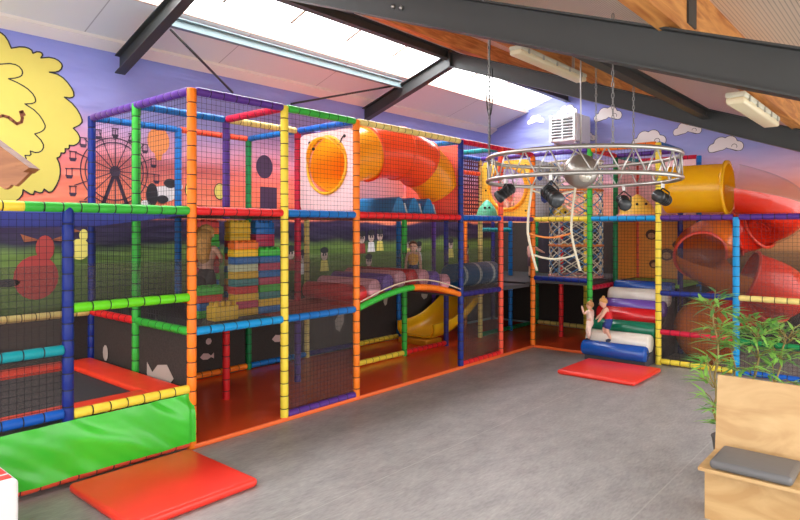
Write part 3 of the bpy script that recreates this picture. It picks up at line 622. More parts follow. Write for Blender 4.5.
for i,c in enumerate(('red','pink','violet','pink','red','pink','violet','pink')):
    x=2.55+0.275*i; z=arch(x)+0.12; b=MB()
    P=[(x,0.05,z),(x,0.07,z),(x,1.13,z),(x,1.15,z)]; b.tube(P,0.12,20,rs=[0.105,0.125,0.125,0.105]); o=b.build('roller',mat('roller_'+c,{'red':(226,48,56),'pink':(244,170,186),'violet':(126,86,184)}[c],0.35,bump=0.1,bscale=9),RB); o['label']={'red':'red foam roller','pink':'pale pink foam roller','violet':'purple foam roller'}[c]

# striped blue barrel beyond the bridge
b=MB(); BR=thing('foam_barrel','dark blue foam barrel with pale bands on the deck beyond the rollers','foam barrel',(6.0,0.6,1.22))
b.tube([(5.30,0.6,1.44),(5.33,0.6,1.44),(6.68,0.6,1.44),(6.71,0.6,1.44)],0.21,24,rs=[0.18,0.21,0.21,0.18]); bbody=b.build('barrel_body',mat('barrel_blue',(20,92,140),0.35),BR)
for x in (5.55,6.0,6.45):
    b=MB(); b.tube([(x-0.04,0.6,1.44),(x+0.04,0.6,1.44)],0.214,24,cap=False); b.build('band',mat('band_pale',(190,206,206),0.5),bbody)

# ================================================================== slide
SL=thing('slide','yellow chute slide curving down under the bridge behind the black post','slide',(6.4,1.75,0.05))
YS=mat('slide_yellow',(250,190,30),0.22,var=0.04)
def slide_z(t): return 1.20-0.98*math.sin(min(1,t*1.12)*PI/2)**1.15 if t<0.88 else 0.22-(t-0.88)*0.10
b=MB(); n=28; prof=[(-0.42,0.24),(-0.42,0.10),(-0.36,0.02),(-0.2,0.0),(0.2,0.0),(0.36,0.02),(0.42,0.10),(0.42,0.24),(0.45,0.24),(0.45,0.08),(0.38,-0.02),(0.2,-0.03),(-0.2,-0.03),(-0.38,-0.02),(-0.45,0.08),(-0.45,0.24)]
N=len(prof); vs=[]; fs=[]
for i in range(n+1):
    t=i/n; x=8.15-2.35*t; z=slide_z(t)
    for (yy,zz) in prof: vs.append((x,1.78+yy,z+zz))
for i in range(n):
    for k in range(N): fs.append((i*N+k,i*N+(k+1)%N,(i+1)*N+(k+1)%N,(i+1)*N+k))
fs.append(tuple(range(N))); fs.append(tuple(reversed(range(n*N,(n+1)*N))))
b.add(vs,fs,0,True); b.build('chute',YS,SL)
b=MB(); b.box((5.95,1.78,0.10),(0.5,0.7,0.11),bevel=0.02); b.build('chute_foot',mat('slide_amber',(214,140,30),0.4),SL)

# ================================================================== tube tunnel in the upper storey
TT=thing('crawl_tube','red and yellow crawl tube bending between the pink boards of the upper storey','crawl tube',(4.2,0.7,2.5))
TRD=mat('tube_red',(252,98,44),0.28,var=0.03,glow=0.25); TYL=mat('tube_yellow',(254,186,36),0.28,var=0.04,glow=0.3)
P0,P1,P2,P3=V((2.42,0.58,3.15)),V((3.10,0.60,3.40)),V((3.98,0.52,3.74)),V((4.83,0.47,3.02))
def bez(t): return P0*(1-t)**3+P1*3*t*(1-t)**2+P2*3*t*t*(1-t)+P3*t**3
def seg(t0,t1,r,m_,name,rim=True,parent=TT):
    b=MB(); n=14; P=[bez(t0+(t1-t0)*i/n) for i in range(n+1)]; b.tube(P,r,32,cap=False)
    if rim:
        for tt in (t0,t1):
            d=(bez(min(1,tt+0.01))-bez(max(0,tt-0.01))).normalized(); c=bez(tt); b.tube([c-d*0.018,c-d*0.012,c+d*0.012,c+d*0.018],r,32,cap=False,rs=[r,r+0.022,r+0.022,r])
    return b.build(name,m_,parent)
seg(0.0,0.33,0.385,TYL,'tube_section'); seg(0.33,0.61,0.405,TRD,'tube_section'); seg(0.61,0.81,0.40,TRD,'tube_section'); seg(0.81,1.0,0.385,TYL,'tube_section')
# teal humps in the upper storey
for i,x in enumerate((3.62,3.98,4.34)):
    o=thing('foam_hump',['blue foam hump beside the orange post under the red crawl tube','middle of three blue foam humps under the red crawl tube','blue foam hump nearest the coral board under the red crawl tube'][i],'foam hump',(x,0.8,2.48),'blue humps below the crawl tube')
    b=MB(); b.prism([(x-0.17,2.48),(x-0.15,2.55),(x-0.06,2.72),(x+0.0,2.75),(x+0.06,2.72),(x+0.15,2.55),(x+0.17,2.48)],'y',0.3,1.1); b.build('hump_body',mat('hump_blue',(24,128,190),0.4),o)
    b=MB(); b.prism([(x+0.10,2.66),(x+0.13,2.66),(x+0.20,2.482),(x+0.17,2.482)],'y',0.292,1.0); b.build('hump_band',mat('band_pale',(190,206,206),0.5),o)
# foam ghosts
def ghost(x,y,z,r,h,c,label,c2=None):
    o=thing('foam_cone',label,'foam cone',(x,y,z)); b=MB(); n=10
    b.tube([(x,y,z+h*i/n) for i in range(n+1)],r,20,rs=[r*(1-(i/n)**2.2*0.92) for i in range(n+1)]); b.build('cone_body',mat('cone_'+label[:4],c,0.4),o)
    b=MB(); b.tube([(x,y,z),(x,y,z+0.05)],r*1.12,20); b.build('cone_base',mat('coneb_'+label[:4],c2 or c,0.4),o)
    for s_ in (-0.25,0.25):
        b=MB(); b.sphere((x-r*0.75,y-r*0.5+s_*r,z+h*0.55),0.025,8,6); b.build('eye',BLACK,o)
ghost(6.55,0.62,2.48,0.20,0.34,(90,200,160),'teal foam cone with eyes beside the holed yellow board')
ghost(7.95,-1.72,2.48,0.32,0.42,(246,200,80),'yellow-tipped pink foam cone behind the lighting ring',(246,170,170))
ghost(7.75,-0.32,2.42,0.22,0.30,(250,214,60),'small yellow foam cone beside the orange corner post')

# ================================================================== foam roll stairs
FS=thing('foam_stair','stair of coloured foam rolls between the green and yellow posts','foam stair',(7.5,(R1+R2)/2,0))
rolls=(('blue',(24,84,176),6.80,0.215,0.13),('white',(234,228,216),7.02,0.36,0.15),('green',(16,112,84),7.26,0.55,0.13),('red',(216,34,40),7.46,0.74,0.14),('purple',(120,88,190),7.74,0.86,0.14),('white',(230,226,218),7.98,1.03,0.15),('blue',(22,96,184),8.26,1.16,0.14))
ya,yb_=R1-0.06,R2+0.06
for i,(c,rgb,x,z,r) in enumerate(rolls):
    b=MB(); yo=0.0; b.tube([(x,ya+yo,z),(x,ya-0.03,z),(x,yb_+0.03,z),(x,yb_,z)],r,24,rs=[r*0.9,r,r,r*0.9]); o=b.build('step_roll',mat('roll_'+c,rgb,0.22,var=0.05,bump=0.25,bscale=7,spec=0.6),FS); o['label']=c+' foam step roll'
b=MB(); b.prism([(6.80,0.0),(8.35,0.0),(8.35,1.05),(7.2,0.25),(6.80,0.09)],'y',yb_+0.02,ya-0.02); b.build('stair_core',mat('core_grey',(70,70,76),0.7),FS)

# ================================================================== rope net tower
RT=thing('rope_tower','hanging beige rope net tower beside the green post in the corner bay','rope net',(7.86,-0.57,1.3))
tc_=V((7.86,-0.57,0)); rr=0.50; z0,z1=1.36,3.55
ROPE=mat('rope_beige',(214,204,180),0.8); ROPB=mat('rope_blue',(70,130,180),0.8)
b=MB(); bb_=MB()
for k in range(12):
    for sgn in (1,-1):
        a0=2*PI*k/12; P=[(tc_.x+rr*math.cos(a0+sgn*2.2*PI*t/24),tc_.y+rr*math.sin(a0+sgn*2.2*PI*t/24),z0+(z1-z0)*t/24) for t in range(25)]
        (b if k%3 else bb_).tube(P,0.011,5)
b.build('net_cord',ROPE,RT); bb_.build('net_cord',ROPB,RT)
for (z,c) in ((1.36,'pinkrope'),(1.95,'or'),(2.5,'r'),(3.0,'or'),(3.55,'r')):
    b=MB(); b.tube([(tc_.x+rr*math.cos(2*PI*k/32),tc_.y+rr*math.sin(2*PI*k/32),z) for k in range(32)],0.022,8,closed=True); b.build('ring',{'pinkrope':mat('ring_pink',(214,150,140),0.5),'or':mat('ring_orange',(226,130,60),0.5),'r':ROPE}[c],RT)
for (dx,dy) in ((0.2,-0.3),(-0.1,0.42)):
    b=MB(); b.tube([(tc_.x+0.25+dx,tc_.y+dy,1.3),(tc_.x+0.25+dx,tc_.y+dy,3.6)],0.022,8); b.build('pole',mat('pole_white',(226,224,222),0.4),RT)

# ================================================================== spiral tube slide
SS=thing('spiral_slide','spiral tube slide of yellow, clear and red sections beside the far wall','tube slide',(8.5,-3.5,0))
b=MB(); xs=7.8; zc=2.945; rT=0.405
b.tube([(xs,-2.30,zc),(xs,-3.26,zc)],rT,40,cap=False); b.tube([(xs,-2.34,zc),(xs,-3.24,zc)],rT-0.012,40,cap=False)
b.build('tube_section',mat('tube_amber',(255,196,24),0.22,var=0.03,glow=0.25),SS)
b=MB(); b.tube([(xs,-3.22,zc),(xs,-3.225,zc),(xs,-3.265,zc),(xs,-3.27,zc)],rT,40,cap=False,rs=[rT-0.01,rT+0.05,rT+0.05,rT-0.01]); b.build('flange',mat('tube_amber',(252,182,20),0.2),SS)
def clear_mat():
    m=bpy.data.materials.new('clear_plastic'); m.use_nodes=True; nt=m.node_tree; nt.nodes.clear()
    o=nt.nodes.new('ShaderNodeOutputMaterial'); t=nt.nodes.new('ShaderNodeBsdfTransparent'); t.inputs['Color'].default_value=(0.96,0.95,0.95,1)
    g=nt.nodes.new('ShaderNodeBsdfGlossy'); g.inputs['Roughness'].default_value=0.08; fr=nt.nodes.new('ShaderNodeMath'); fr.operation='POWER'; fr.inputs[1].default_value=4.0; lw=nt.nodes.new('ShaderNodeLayerWeight'); lw.inputs['Blend'].default_value=0.35; nt.links.new(lw.outputs['Facing'],fr.inputs[0])
    n=nt.nodes.new('ShaderNodeTexNoise'); n.inputs['Scale'].default_value=3; ad=nt.nodes.new('ShaderNodeMath'); ad.operation='MULTIPLY_ADD'; ad.inputs[1].default_value=0.05
    nt.links.new(n.outputs['Fac'],ad.inputs[0]); nt.links.new(fr.outputs[0],ad.inputs[2])
    x=nt.nodes.new('ShaderNodeMixShader'); nt.links.new(ad.outputs[0],x.inputs['Fac']); nt.links.new(t.outputs[0],x.inputs[1]); nt.links.new(g.outputs[0],x.inputs[2]); nt.links.new(x.outputs[0],o.inputs['Surface'])
    return m
CLR=clear_mat(); RDS=mat('spiral_red',(232,52,26),0.22,var=0.04); ORS=mat('spiral_orange',(226,120,40),0.25,var=0.04)
hc=V((8.42,-3.28,0)); hr=0.62
def hel(a): return (hc.x-hr*math.cos(a), hc.y-hr*math.sin(a), zc-1.36*a/(2*PI))
def hseg(a0,a1,m_,r=rT,flange=True,half=False):
    n=max(6,int((a1-a0)/0.13)); b=MB(); P=[hel(a0+(a1-a0)*i/n) for i in range(n+1)]
    if half:
        vs=[];fs=[];S=18
        for i,p in enumerate(P):
            a=a0+(a1-a0)*i/n; rad=V((-math.cos(a),-math.sin(a),0))
            for k in range(S+1):
                t=PI*k/S; vs.append(V(p)+(rad*math.cos(t)+V((0,0,-1))*math.sin(t))*r)
        for i in range(n):
            for k in range(S): fs.append((i*(S+1)+k,i*(S+1)+k+1,(i+1)*(S+1)+k+1,(i+1)*(S+1)+k))
        b.add(vs,fs,0,True)
    else: b.tube(P,r,32,cap=False)
    o=b.build('tube_section',m_,SS)
    return o
D=PI/180
# the run: clear hood over a red trough, then red, clear, orange ...
hseg(0,160*D,CLR); hseg(8*D,160*D,RDS,rT-0.02,half=True); hseg(160*D,200*D,RDS); hseg(200*D,300*D,ORS); hseg(300*D,385*D,CLR); hseg(300*D,385*D,ORS,rT-0.02,half=True); hseg(385*D,500*D,RDS); hseg(500*D,600*D,RDS); hseg(600*D,715*D,ORS)
for a in (160,200,300,385,500,600):
    a*=D; p=V(hel(a)); d=(V(hel(a+0.02))-V(hel(a-0.02))).normalized(); b=MB(); b.tube([p-d*0.02,p-d*0.015,p+d*0.015,p+d*0.02],rT,32,cap=False,rs=[rT,rT+0.04,rT+0.04,rT]); b.build('flange',mat('flange_red',(214,60,34),0.3),SS)

# ================================================================== lighting ring and what hangs from it
LR=thing('truss_ring','round aluminium lighting truss ring hanging from chains','lighting truss',(2.70,-3.00,2.76))
rc=V((2.70,-3.00)); 
def rp(a,r,z): return (rc.x+r*math.cos(a),rc.y+r*math.sin(a),z)
NR=64
for (r,z) in ((0.965,3.0),(0.965,2.765)):
    b=MB(); b.tube([rp(2*PI*k/NR,r,z) for k in range(NR)],0.021,10,closed=True); b.build('chord',ALU,LR)
for k in range(24):
    a=2*PI*k/24; a2=2*PI*(k+0.5)/24; a3=2*PI*(k+1)/24
    b=MB(); b.tube([rp(a,.965,2.765),rp(a2,.965,3.0)],0.008,6); b.tube([rp(a2,.965,3.0),rp(a3,.965,2.765)],0.008,6); b.build('brace',ALU,LR)
# world angle helpers: right of the picture is (0.652,-0.758), towards the camera is (-0.758,-0.652)
RV=V((0.6526,-0.7577)); FV=V((0.7577,0.6526))
def ring_at(right,fwd): return (rc.x+(RV.x*right+FV.x*fwd)*.965, rc.y+(RV.y*right+FV.y*fwd)*.965)
CH=mat('chain_steel',(150,150,148),0.4,metal=0.6)
for n_,(r_,f_,top) in enumerate(((-0.95,0.31,None),(0.0,-1.0,None),(0.45,0.89,None),(0.80,0.6,None))):
    x,y=ring_at(r_,f_); zt=zr(y)
    b=MB(); nlink=int((zt-3.02)/0.05)
    for i in range(nlink):
        zc_=3.02+i*0.05+0.025; w_=V((0.011,0,0)) if i%2 else V((0,0.011,0))
        b.tube([V((x,y,zc_))+w_*math.cos(t)+V((0,0,0.03))*math.sin(t) for t in [2*PI*k/8 for k in range(8)]],0.004,4,closed=True)
    b.tube([(x,y,3.0),(x,y,3.03)],0.012,6)
    o=b.build('chain',CH); tag(o,['hanging chain at the end of the truss ring over the holed yellow board','chain at the near side of the truss ring','chain from roof to the far side of the truss ring','chain at the truss ring end beside the yellow post'][n_],'chain')
# mirrored globe
GL=thing('globe_lamp','round silver globe hanging in the middle of the truss ring','globe lamp',(2.70,-3.00,2.68))
b=MB(); b.sphere((2.70,-3.00,2.865),0.178,28,18); gb=b.build('globe',mat('globe_silver',(180,176,170),0.32,metal=0.9,bump=0.2,bscale=40),GL)
g0=V((2.70,-3.00,2.80))-V((FV.x,FV.y,0))*0.155
b=MB(); b.sphere(g0,0.065,16,10); b.build('lens',mat('globe_lens',(214,210,196),0.25,metal=0.4),gb)
b=MB(); b.tube([(2.70,-3.00,3.03),(2.70,-3.00,zr(-3.02))],0.008,6); b.tube([rp(0.3,.965,3.0),(2.70,-3.00,3.04),rp(0.3+PI,.965,3.0)],0.010,6); b.build('hanger',ALU,GL)
# spotlights
BKM=mat('spot_black',(30,30,32),0.4); GLS=mat('spot_glass',(70,74,78),0.12)
def spot(r_,f_,dx,dz,label,s=1.0,drop=0.16):
    x,y=ring_at(r_,f_); o=thing('spotlight',label,'spotlight',(x,y,2.74),'black spotlights clamped under the truss ring')
    c=V((x,y,2.74-drop)); d=V((RV.x*dx[0]+FV.x*dx[1],RV.y*dx[0]+FV.y*dx[1],dz)).normalized()
    b=MB(); b.tube([c-d*0.13*s,c-d*0.11*s,c+d*0.08*s,c+d*0.085*s,c+d*0.14*s],0.075*s,20,rs=[0.05*s,0.072*s,0.072*s,0.085*s,0.085*s],cap=True)
    for k in range(4): t=-0.09+0.04*k; b.tube([c+d*t*s,c+d*(t+0.012)*s],0.08*s,20)
    can=b.build('can',BKM,o)
    b=MB(); b.tube([c+d*0.140*s,c+d*0.146*s],0.07*s,20); b.build('lens',GLS,can)
    side=d.cross(V((0,0,1))); side=side.normalized() if side.length>0.1 else V((RV.x,RV.y,0)); up=V((0,0,1))
    b=MB(); b.tube([c+side*0.09*s,c+side*0.09*s+up*0.06,V((x,y,2.70)),c-side*0.09*s+up*0.06,c-side*0.09*s],0.009,6); b.build('yoke',BKM,o)
    b=MB(); b.box((x,y,2.735),(0.03,0.03,0.06)); b.build('clamp',ALU,o)
spot(-0.89,-0.45,(-0.8,-0.1),-0.55,'black spotlight at the truss ring end in front of the holed yellow board',0.72,0.12)
spot(-0.53,-0.85,(0.2,-0.6),-0.35,'ribbed black spotlight on the near side of the truss ring by the silver globe',0.85,0.17)
spot(0.72,0.69,(-0.2,-0.8),-0.25,'small black spotlight on the far side of the truss ring below the painted clouds',0.85,0.17)
spot(0.975,0.2,(-0.7,-0.5),0.25,'black spotlight tilted beside the yellow slide tube',0.8,0.15)
# two looped ropes under the ring
RL=thing('rope_ladder','pale rope ladder bowing down from the truss ring beside the green post','rope ladder',(*ring_at(-0.1,0.55),1.8))
sides=[]
for r0 in (-0.37,0.14):
    P=[]
    for t in range(17):
        u=t/16; rr_=r0-0.035-0.055*math.sin(PI*u*0.9)+0.13*max(0,u-0.55)*1.2; x,y=ring_at(rr_,0.55); P.append(V((x,y,2.76-0.97*u)))
    b=MB(); b.tube(P,0.014,7); b.build('side_rope',ROPE,RL); sides.append(P)
for k,c in ((1,ROPE),(9,mat('rope_orange',(222,130,60),0.7)),(13,ROPE)):
    p,q=sides[0][k],sides[1][k]
    b=MB(); b.tube([p.lerp(q,i/8)-V((0,0,0.05*math.sin(PI*i/8))) for i in range(9)],0.011,6); b.build('rung',c,RL)
# power cable hanging from the rafter
x,y=ring_at(-0.93,0.40)
b=MB(); b.tube([(x,y,4.25),(x+0.01,y,3.6),(x,y,3.05)],0.008,6); b.tube([(x+0.05*math.cos(a)*1.3,y,3.85+0.34*math.sin(a)) for a in [PI*(0.9+1.3*i/14) for i in range(15)]],0.007,6)
b.tube([(x,y,4.25),(x,y,zr(y)-0.0)],0.012,6)
tag(b.build('power_cable',BLACK),'looped black cable hanging from the roof to the truss ring','cable')

# ================================================================== strip lamps
TUBEM=bpy.data.materials.new('lamp_diffuser'); TUBEM.use_nodes=True
bn=TUBEM.node_tree.nodes['Principled BSDF']; bn.inputs['Base Color'].default_value=(*lin((238,226,190)),1); bn.inputs['Roughness'].default_value=0.35
def strip(x0,x1,y,z,label):
    o=thing('strip_lamp',label,'lamp',((x0+x1)/2,y,z))
    b=MB(); b.box(((x0+x1)/2,y,z),(x1-x0,0.15,0.06),bevel=0.02); b.build('diffuser',TUBEM,o)
    b=MB(); b.box(((x0+x1)/2,y,z+0.05),(x1-x0,0.16,0.05),bevel=0.015); hs=b.build('housing',mat('lamp_housing',(208,206,186),0.5),o)
    for k in range(5):
        xx=x0+(x1-x0)*(k+0.5)/5
        b=MB(); b.box((xx,y-0.083,z+0.03),(0.03,0.012,0.05)); b.build('clip',mat('clip_grey',(170,170,160),0.5),hs)
    for xx in (x0+0.25,x1-0.25):
        b=MB(); b.box((xx,y,(z+0.07+zr(y)-0.0)/2),(0.03,0.03,max(0.02,zr(y)-z-0.07))); b.build('bracket',ALU,o)
strip(2.70,4.45,-2.22,4.26,'beige strip lamp hanging under the timber purlin left of the painted clouds')
strip(2.45,4.05,-4.50,3.36,'beige strip lamp below the long rafter above the painted clouds'[:80])

# ================================================================== heater on the far wall
HV=thing('heater_unit','white louvred heater unit mounted on the far wall between painted clouds','heater',(9.62,0.42,4.2))
HW=mat('heater_white',(232,236,238),0.4); 
b=MB(); b.box((9.66,0.40,4.52),(0.72,0.66,0.60),bevel=0.02); b.build('casing',HW,HV)
b=MB(); b.box((9.295,0.40,4.52),(0.012,0.54,0.46)); b.build('grille_back',mat('grille_dark',(60,62,66),0.6),HV)
for k in range(7):
    b=MB(); b.box((9.28,0.40,4.32+0.066*k),(0.05,0.54,0.012),rot=Matrix.Rotation(0.5,3,'Y')); b.build('louvre',HW,HV)
b=MB(); b.box((9.28,0.40,4.52),(0.03,0.025,0.5)); b.box((9.28,0.68,4.52),(0.05,0.05,0.6)); b.box((9.28,0.12,4.52),(0.05,0.05,0.6)); b.build('grille_bar',HW,HV)
for y in (0.16,0.64):
    b=MB(); b.box((9.75,y,4.19),(0.72,0.04,0.04)); b.build('bracket',ALU,HV)

# ================================================================== bench, cushion, plant
BN=thing('bench','plywood bench with a tall plain back at the edge of the room','bench',(1.95,-5.0,0))
yl=-4.42; yr=-6.3
def boxc(b,x0,x1,y0,y1,z0,z1,**k): b.box(((x0+x1)/2,(y0+y1)/2,(z0+z1)/2),(abs(x1-x0),abs(y1-y0),abs(z1-z0)),**k)
b=MB(); boxc(b,1.63,2.22,yl,yr,0.425,0.45); b.build('seat',PLY,BN)
b=MB(); b.prism([(2.13,0.45),(2.16,0.45),(2.245,1.04),(2.215,1.04)],'y',yr,yl) if False else None
vs=[(2.13,yl,0.45),(2.13,yr,0.45),(2.215,yr,1.045),(2.215,yl,1.045),(2.155,yl,0.45),(2.155,yr,0.45),(2.24,yr,1.045),(2.24,yl,1.045)]
b=MB(); b.add(vs,[(0,1,2,3),(4,7,6,5),(0,3,7,4),(1,5,6,2),(3,2,6,7),(0,4,5,1)]); b.build('backrest',PLY,BN)
b=MB(); boxc(b,1.80,1.825,yl-0.005,yr,0.0,0.425); b.build('front_panel',PLY,BN)
b=MB(); boxc(b,1.826,2.2,yl-0.005,yl-0.03,0.0,0.425); b.build('side_panel',PLY,BN)
b=MB(); boxc(b,2.16,2.20,yl-0.031,yr,0.0,0.425); b.build('rear_panel',PLY,BN)
b=MB(); b.box((0,0,0.035),(0.44,0.54,0.07),bevel=0.03); cu=b.build('cushion',mat('cushion_grey',(104,103,104),0.45,bump=0.1,bscale=12)); cu.location=(1.855,-4.765,0.452); tag(cu,'grey padded seat cushion on the plywood bench','cushion')

PL=thing('bamboo_plant','potted bamboo with thin green leaves standing behind the plywood bench','plant',(2.75,-4.45,0))
b=MB(); b.tube([(2.75,-4.45,0.0),(2.75,-4.45,0.02),(2.75,-4.45,0.36),(2.75,-4.45,0.38),(2.75,-4.45,0.37),(2.75,-4.45,0.30)],0.2,24,rs=[0.15,0.155,0.20,0.21,0.19,0.19]); b.build('pot',mat('pot_grey',(84,80,78),0.6),PL)
STEM=mat('bamboo_stem',(150,128,70),0.5,var=0.1); LEAF=mat('bamboo_leaf',(150,204,96),0.45,var=0.25,vscale=5); LEAF2=mat('bamboo_leaf_dark',(100,158,78),0.45,var=0.25,vscale=5)
def leaf(b,p,d,L,w,mi):
    d=V(d).normalized(); s=d.cross(V((0,0,1))); s=s.normalized() if s.length>0.05 else V((1,0,0)); n_=s.cross(d)
    p=V(p); pts=[]
    for t,wd,dr in ((0,0.1,0),(0.3,1,0.0),(0.65,0.7,-0.06),(1.0,0.02,-0.18)):
        q=p+d*(L*t)+V((0,0,dr*L)); pts += [q-s*w*wd, q+n_*(-w*0.35*wd), q+s*w*wd]
    fs=[]
    for i in range(3):
        for k in range(2): a=i*3+k; fs.append((a,a+1,a+4,a+3))
    b.add(pts,fs,mi,True)
rnd=random.Random(3)
def bamboo(base,top,clusters,lean=0.0):
    base=V(base); top=V(top); P=[base.lerp(top,t/8)+V((0.02*math.sin(t*1.3),0.02*math.cos(t*1.7),0)) for t in range(9)]
    s=MB(); s.tube(P,0.011,7,rs=[0.013-0.0008*i for i in range(9)]); fb=MB()
    for (t,n,R_) in clusters:
        c=base.lerp(top,t)
        for br in range(max(2,n//7)):
            a=rnd.uniform(0,2*PI); e_=c+V((math.cos(a)*R_*rnd.uniform(.3,1),math.sin(a)*R_*rnd.uniform(.3,1),rnd.uniform(0.02,0.16)))
            s.tube([c,c.lerp(e_,0.5)+V((0,0,0.03)),e_],0.004,4)
            for k in range(6):
                q=c.lerp(e_,rnd.uniform(0.4,1.05)); a2=a+rnd.uniform(-1.3,1.3)
                leaf(fb,q,(math.cos(a2),math.sin(a2),rnd.uniform(-0.25,0.75)),rnd.uniform(0.14,0.24),rnd.uniform(0.013,0.019),0 if rnd.random()<0.6 else 1)
    s.build('stem',STEM,PL); f=fb.build('foliage',[LEAF,LEAF2],PL)
pb_=V((2.75,-4.45,0.32))
# directions in the plane of the picture: right = RV, depth = FV
def off(r,f,z): return V((2.75+RV.x*r+FV.x*f,-4.45+RV.y*r+FV.y*f,z))
bamboo(off(-0.14,0.02,0.3),off(-0.17,0.06,1.56),[(0.55,10,0.12),(0.72,16,0.16),(0.84,26,0.16),(0.95,30,0.15),(1.0,24,0.12)])
bamboo(off(-0.04,0.05,0.3),off(0.03,0.1,1.24),[(0.5,14,0.15),(0.7,26,0.2),(0.9,34,0.2),(1.0,30,0.2)])
bamboo(off(0.08,0.02,0.3),off(0.30,0.15,1.34),[(0.6,26,0.2),(0.75,40,0.24),(0.9,54,0.26),(1.0,50,0.24)])
bamboo(off(0.12,-0.03,0.3),off(0.52,0.1,1.26),[(0.6,26,0.2),(0.8,44,0.25),(0.95,54,0.26),(1.0,44,0.24)])
bamboo(off(-0.16,-0.02,0.3),off(-0.24,-0.02,1.02),[(0.5,16,0.12),(0.75,26,0.14),(0.98,30,0.15)])
bamboo(off(-0.16,-0.06,0.3),off(-0.20,-0.12,0.66),[(0.3,14,0.08),(0.6,20,0.10),(0.95,24,0.12)])

# ================================================================== white box, wooden canopy at the picture's edge
WB=thing('toy_box','white box with rounded edges and a red grid-lined top near the camera','box',(-2.45,-0.75,0))
b=MB(); b.box((-2.42,-0.72,0.295),(0.96,0.86,0.59),bevel=0.03); b.build('box_body',mat('box_white',(236,236,236),0.35),WB)
b=MB(); b.box((-2.42,-0.70,0.592),(0.90,0.78,0.012)); b.build('top_panel',mat('box_red',(226,74,66),0.4),WB); top_p=bpy.context.scene.collection.objects[-1]
for k in range(7):
    b=MB(); b.box((-2.80+0.125*k,-0.70,0.600),(0.010,0.78,0.004)); b.build('grid_line',mat('box_white',(236,236,236),0.35),top_p)
for k in range(5):
    b=MB(); b.box((-2.42,-1.02+0.16*k,0.600),(0.90,0.010,0.004)); b.build('grid_line',mat('box_white',(236,236,236),0.35),top_p)
WC=thing('wooden_canopy','brown wooden board canopy corner jutting in beside the yellow painted bush','canopy',(-3.2,-1.6,0))
OAK=wood_mat('canopy_wood',(134,80,44),(166,106,62),(1,1,9))
def cp(r,f,z): return V((-3.3819+RV.x*r+FV.x*f,-5.7453+RV.y*r+FV.y*f,z))
def board(pts,f0,f1,m_,name):
    b=MB(); n=len(pts); vs=[cp(r,f0,z) for r,z in pts]+[cp(r,f1,z) for r,z in pts]
    b.add(vs,[tuple(range(n)),tuple(reversed(range(n,2*n)))]+[(i,(i+1)%n,n+(i+1)%n,n+i) for i in range(n)]); return b.build(name,m_,WC)
# gable fascia boards, stepped at the end
s_=0.74
def fasc(r1,z1,hh,r0=-2.9): return [(r1,z1),(r1-0.03,z1-hh),(r0,z1-hh+(r1-0.03-r0)*s_),(r0,z1+(r1-r0)*s_)]
board(fasc(-1.798,2.556,0.022),2.97,3.06,OAK,'roof_board')
board([(-1.815,2.535),(-1.86,2.49),(-1.885,2.468),(-2.9,2.468+0.80),(-2.9,2.535+0.80)],3.0,3.03,OAK,'fascia_board')
board([(-1.885,2.470),(-1.905,2.475),(-1.915,2.462),(-1.935,2.452),(-1.965,2.470),(-2.6,2.80),(-2.9,3.0),(-2.9,3.26)],3.0,3.025,OAK,'fascia_board')
b=MB(); q=cp(-2.6,3.3,0); b.box((q.x,q.y,1.47),(0.09,0.09,2.94)); b.build('canopy_post',OAK,WC)

# ================================================================== people
def skin(name,verts,edges,radii,m_,parent,root=0,sub=2):
    me=bpy.data.meshes.new(name+'_s'); me.from_pydata([tuple(v) for v in verts],edges,[])
    o=bpy.data.objects.new(name+'_s',me); C.objects.link(o)
    sm=o.modifiers.new('s','SKIN'); sm.use_smooth_shade=True
    for i,r in enumerate(radii):
        sv=me.skin_vertices[0].data[i]; rr=(r,r) if not isinstance(r,tuple) else r; sv.radius=rr; sv.use_root=(i==root)
    ss=o.modifiers.new('u','SUBSURF'); ss.levels=sub; ss.render_levels=sub
    dg=bpy.context.evaluated_depsgraph_get(); dg.update(); nm=bpy.data.meshes.new_from_object(o.evaluated_get(dg)); bpy.data.objects.remove(o); 
    nm.name=name; nm.materials.clear(); nm.materials.append(m_)
    for p in nm.polygons: p.use_smooth=True
    n=bpy.data.objects.new(name,nm); C.objects.link(n)
    if parent: n.parent=parent
    return n
HAIR={}
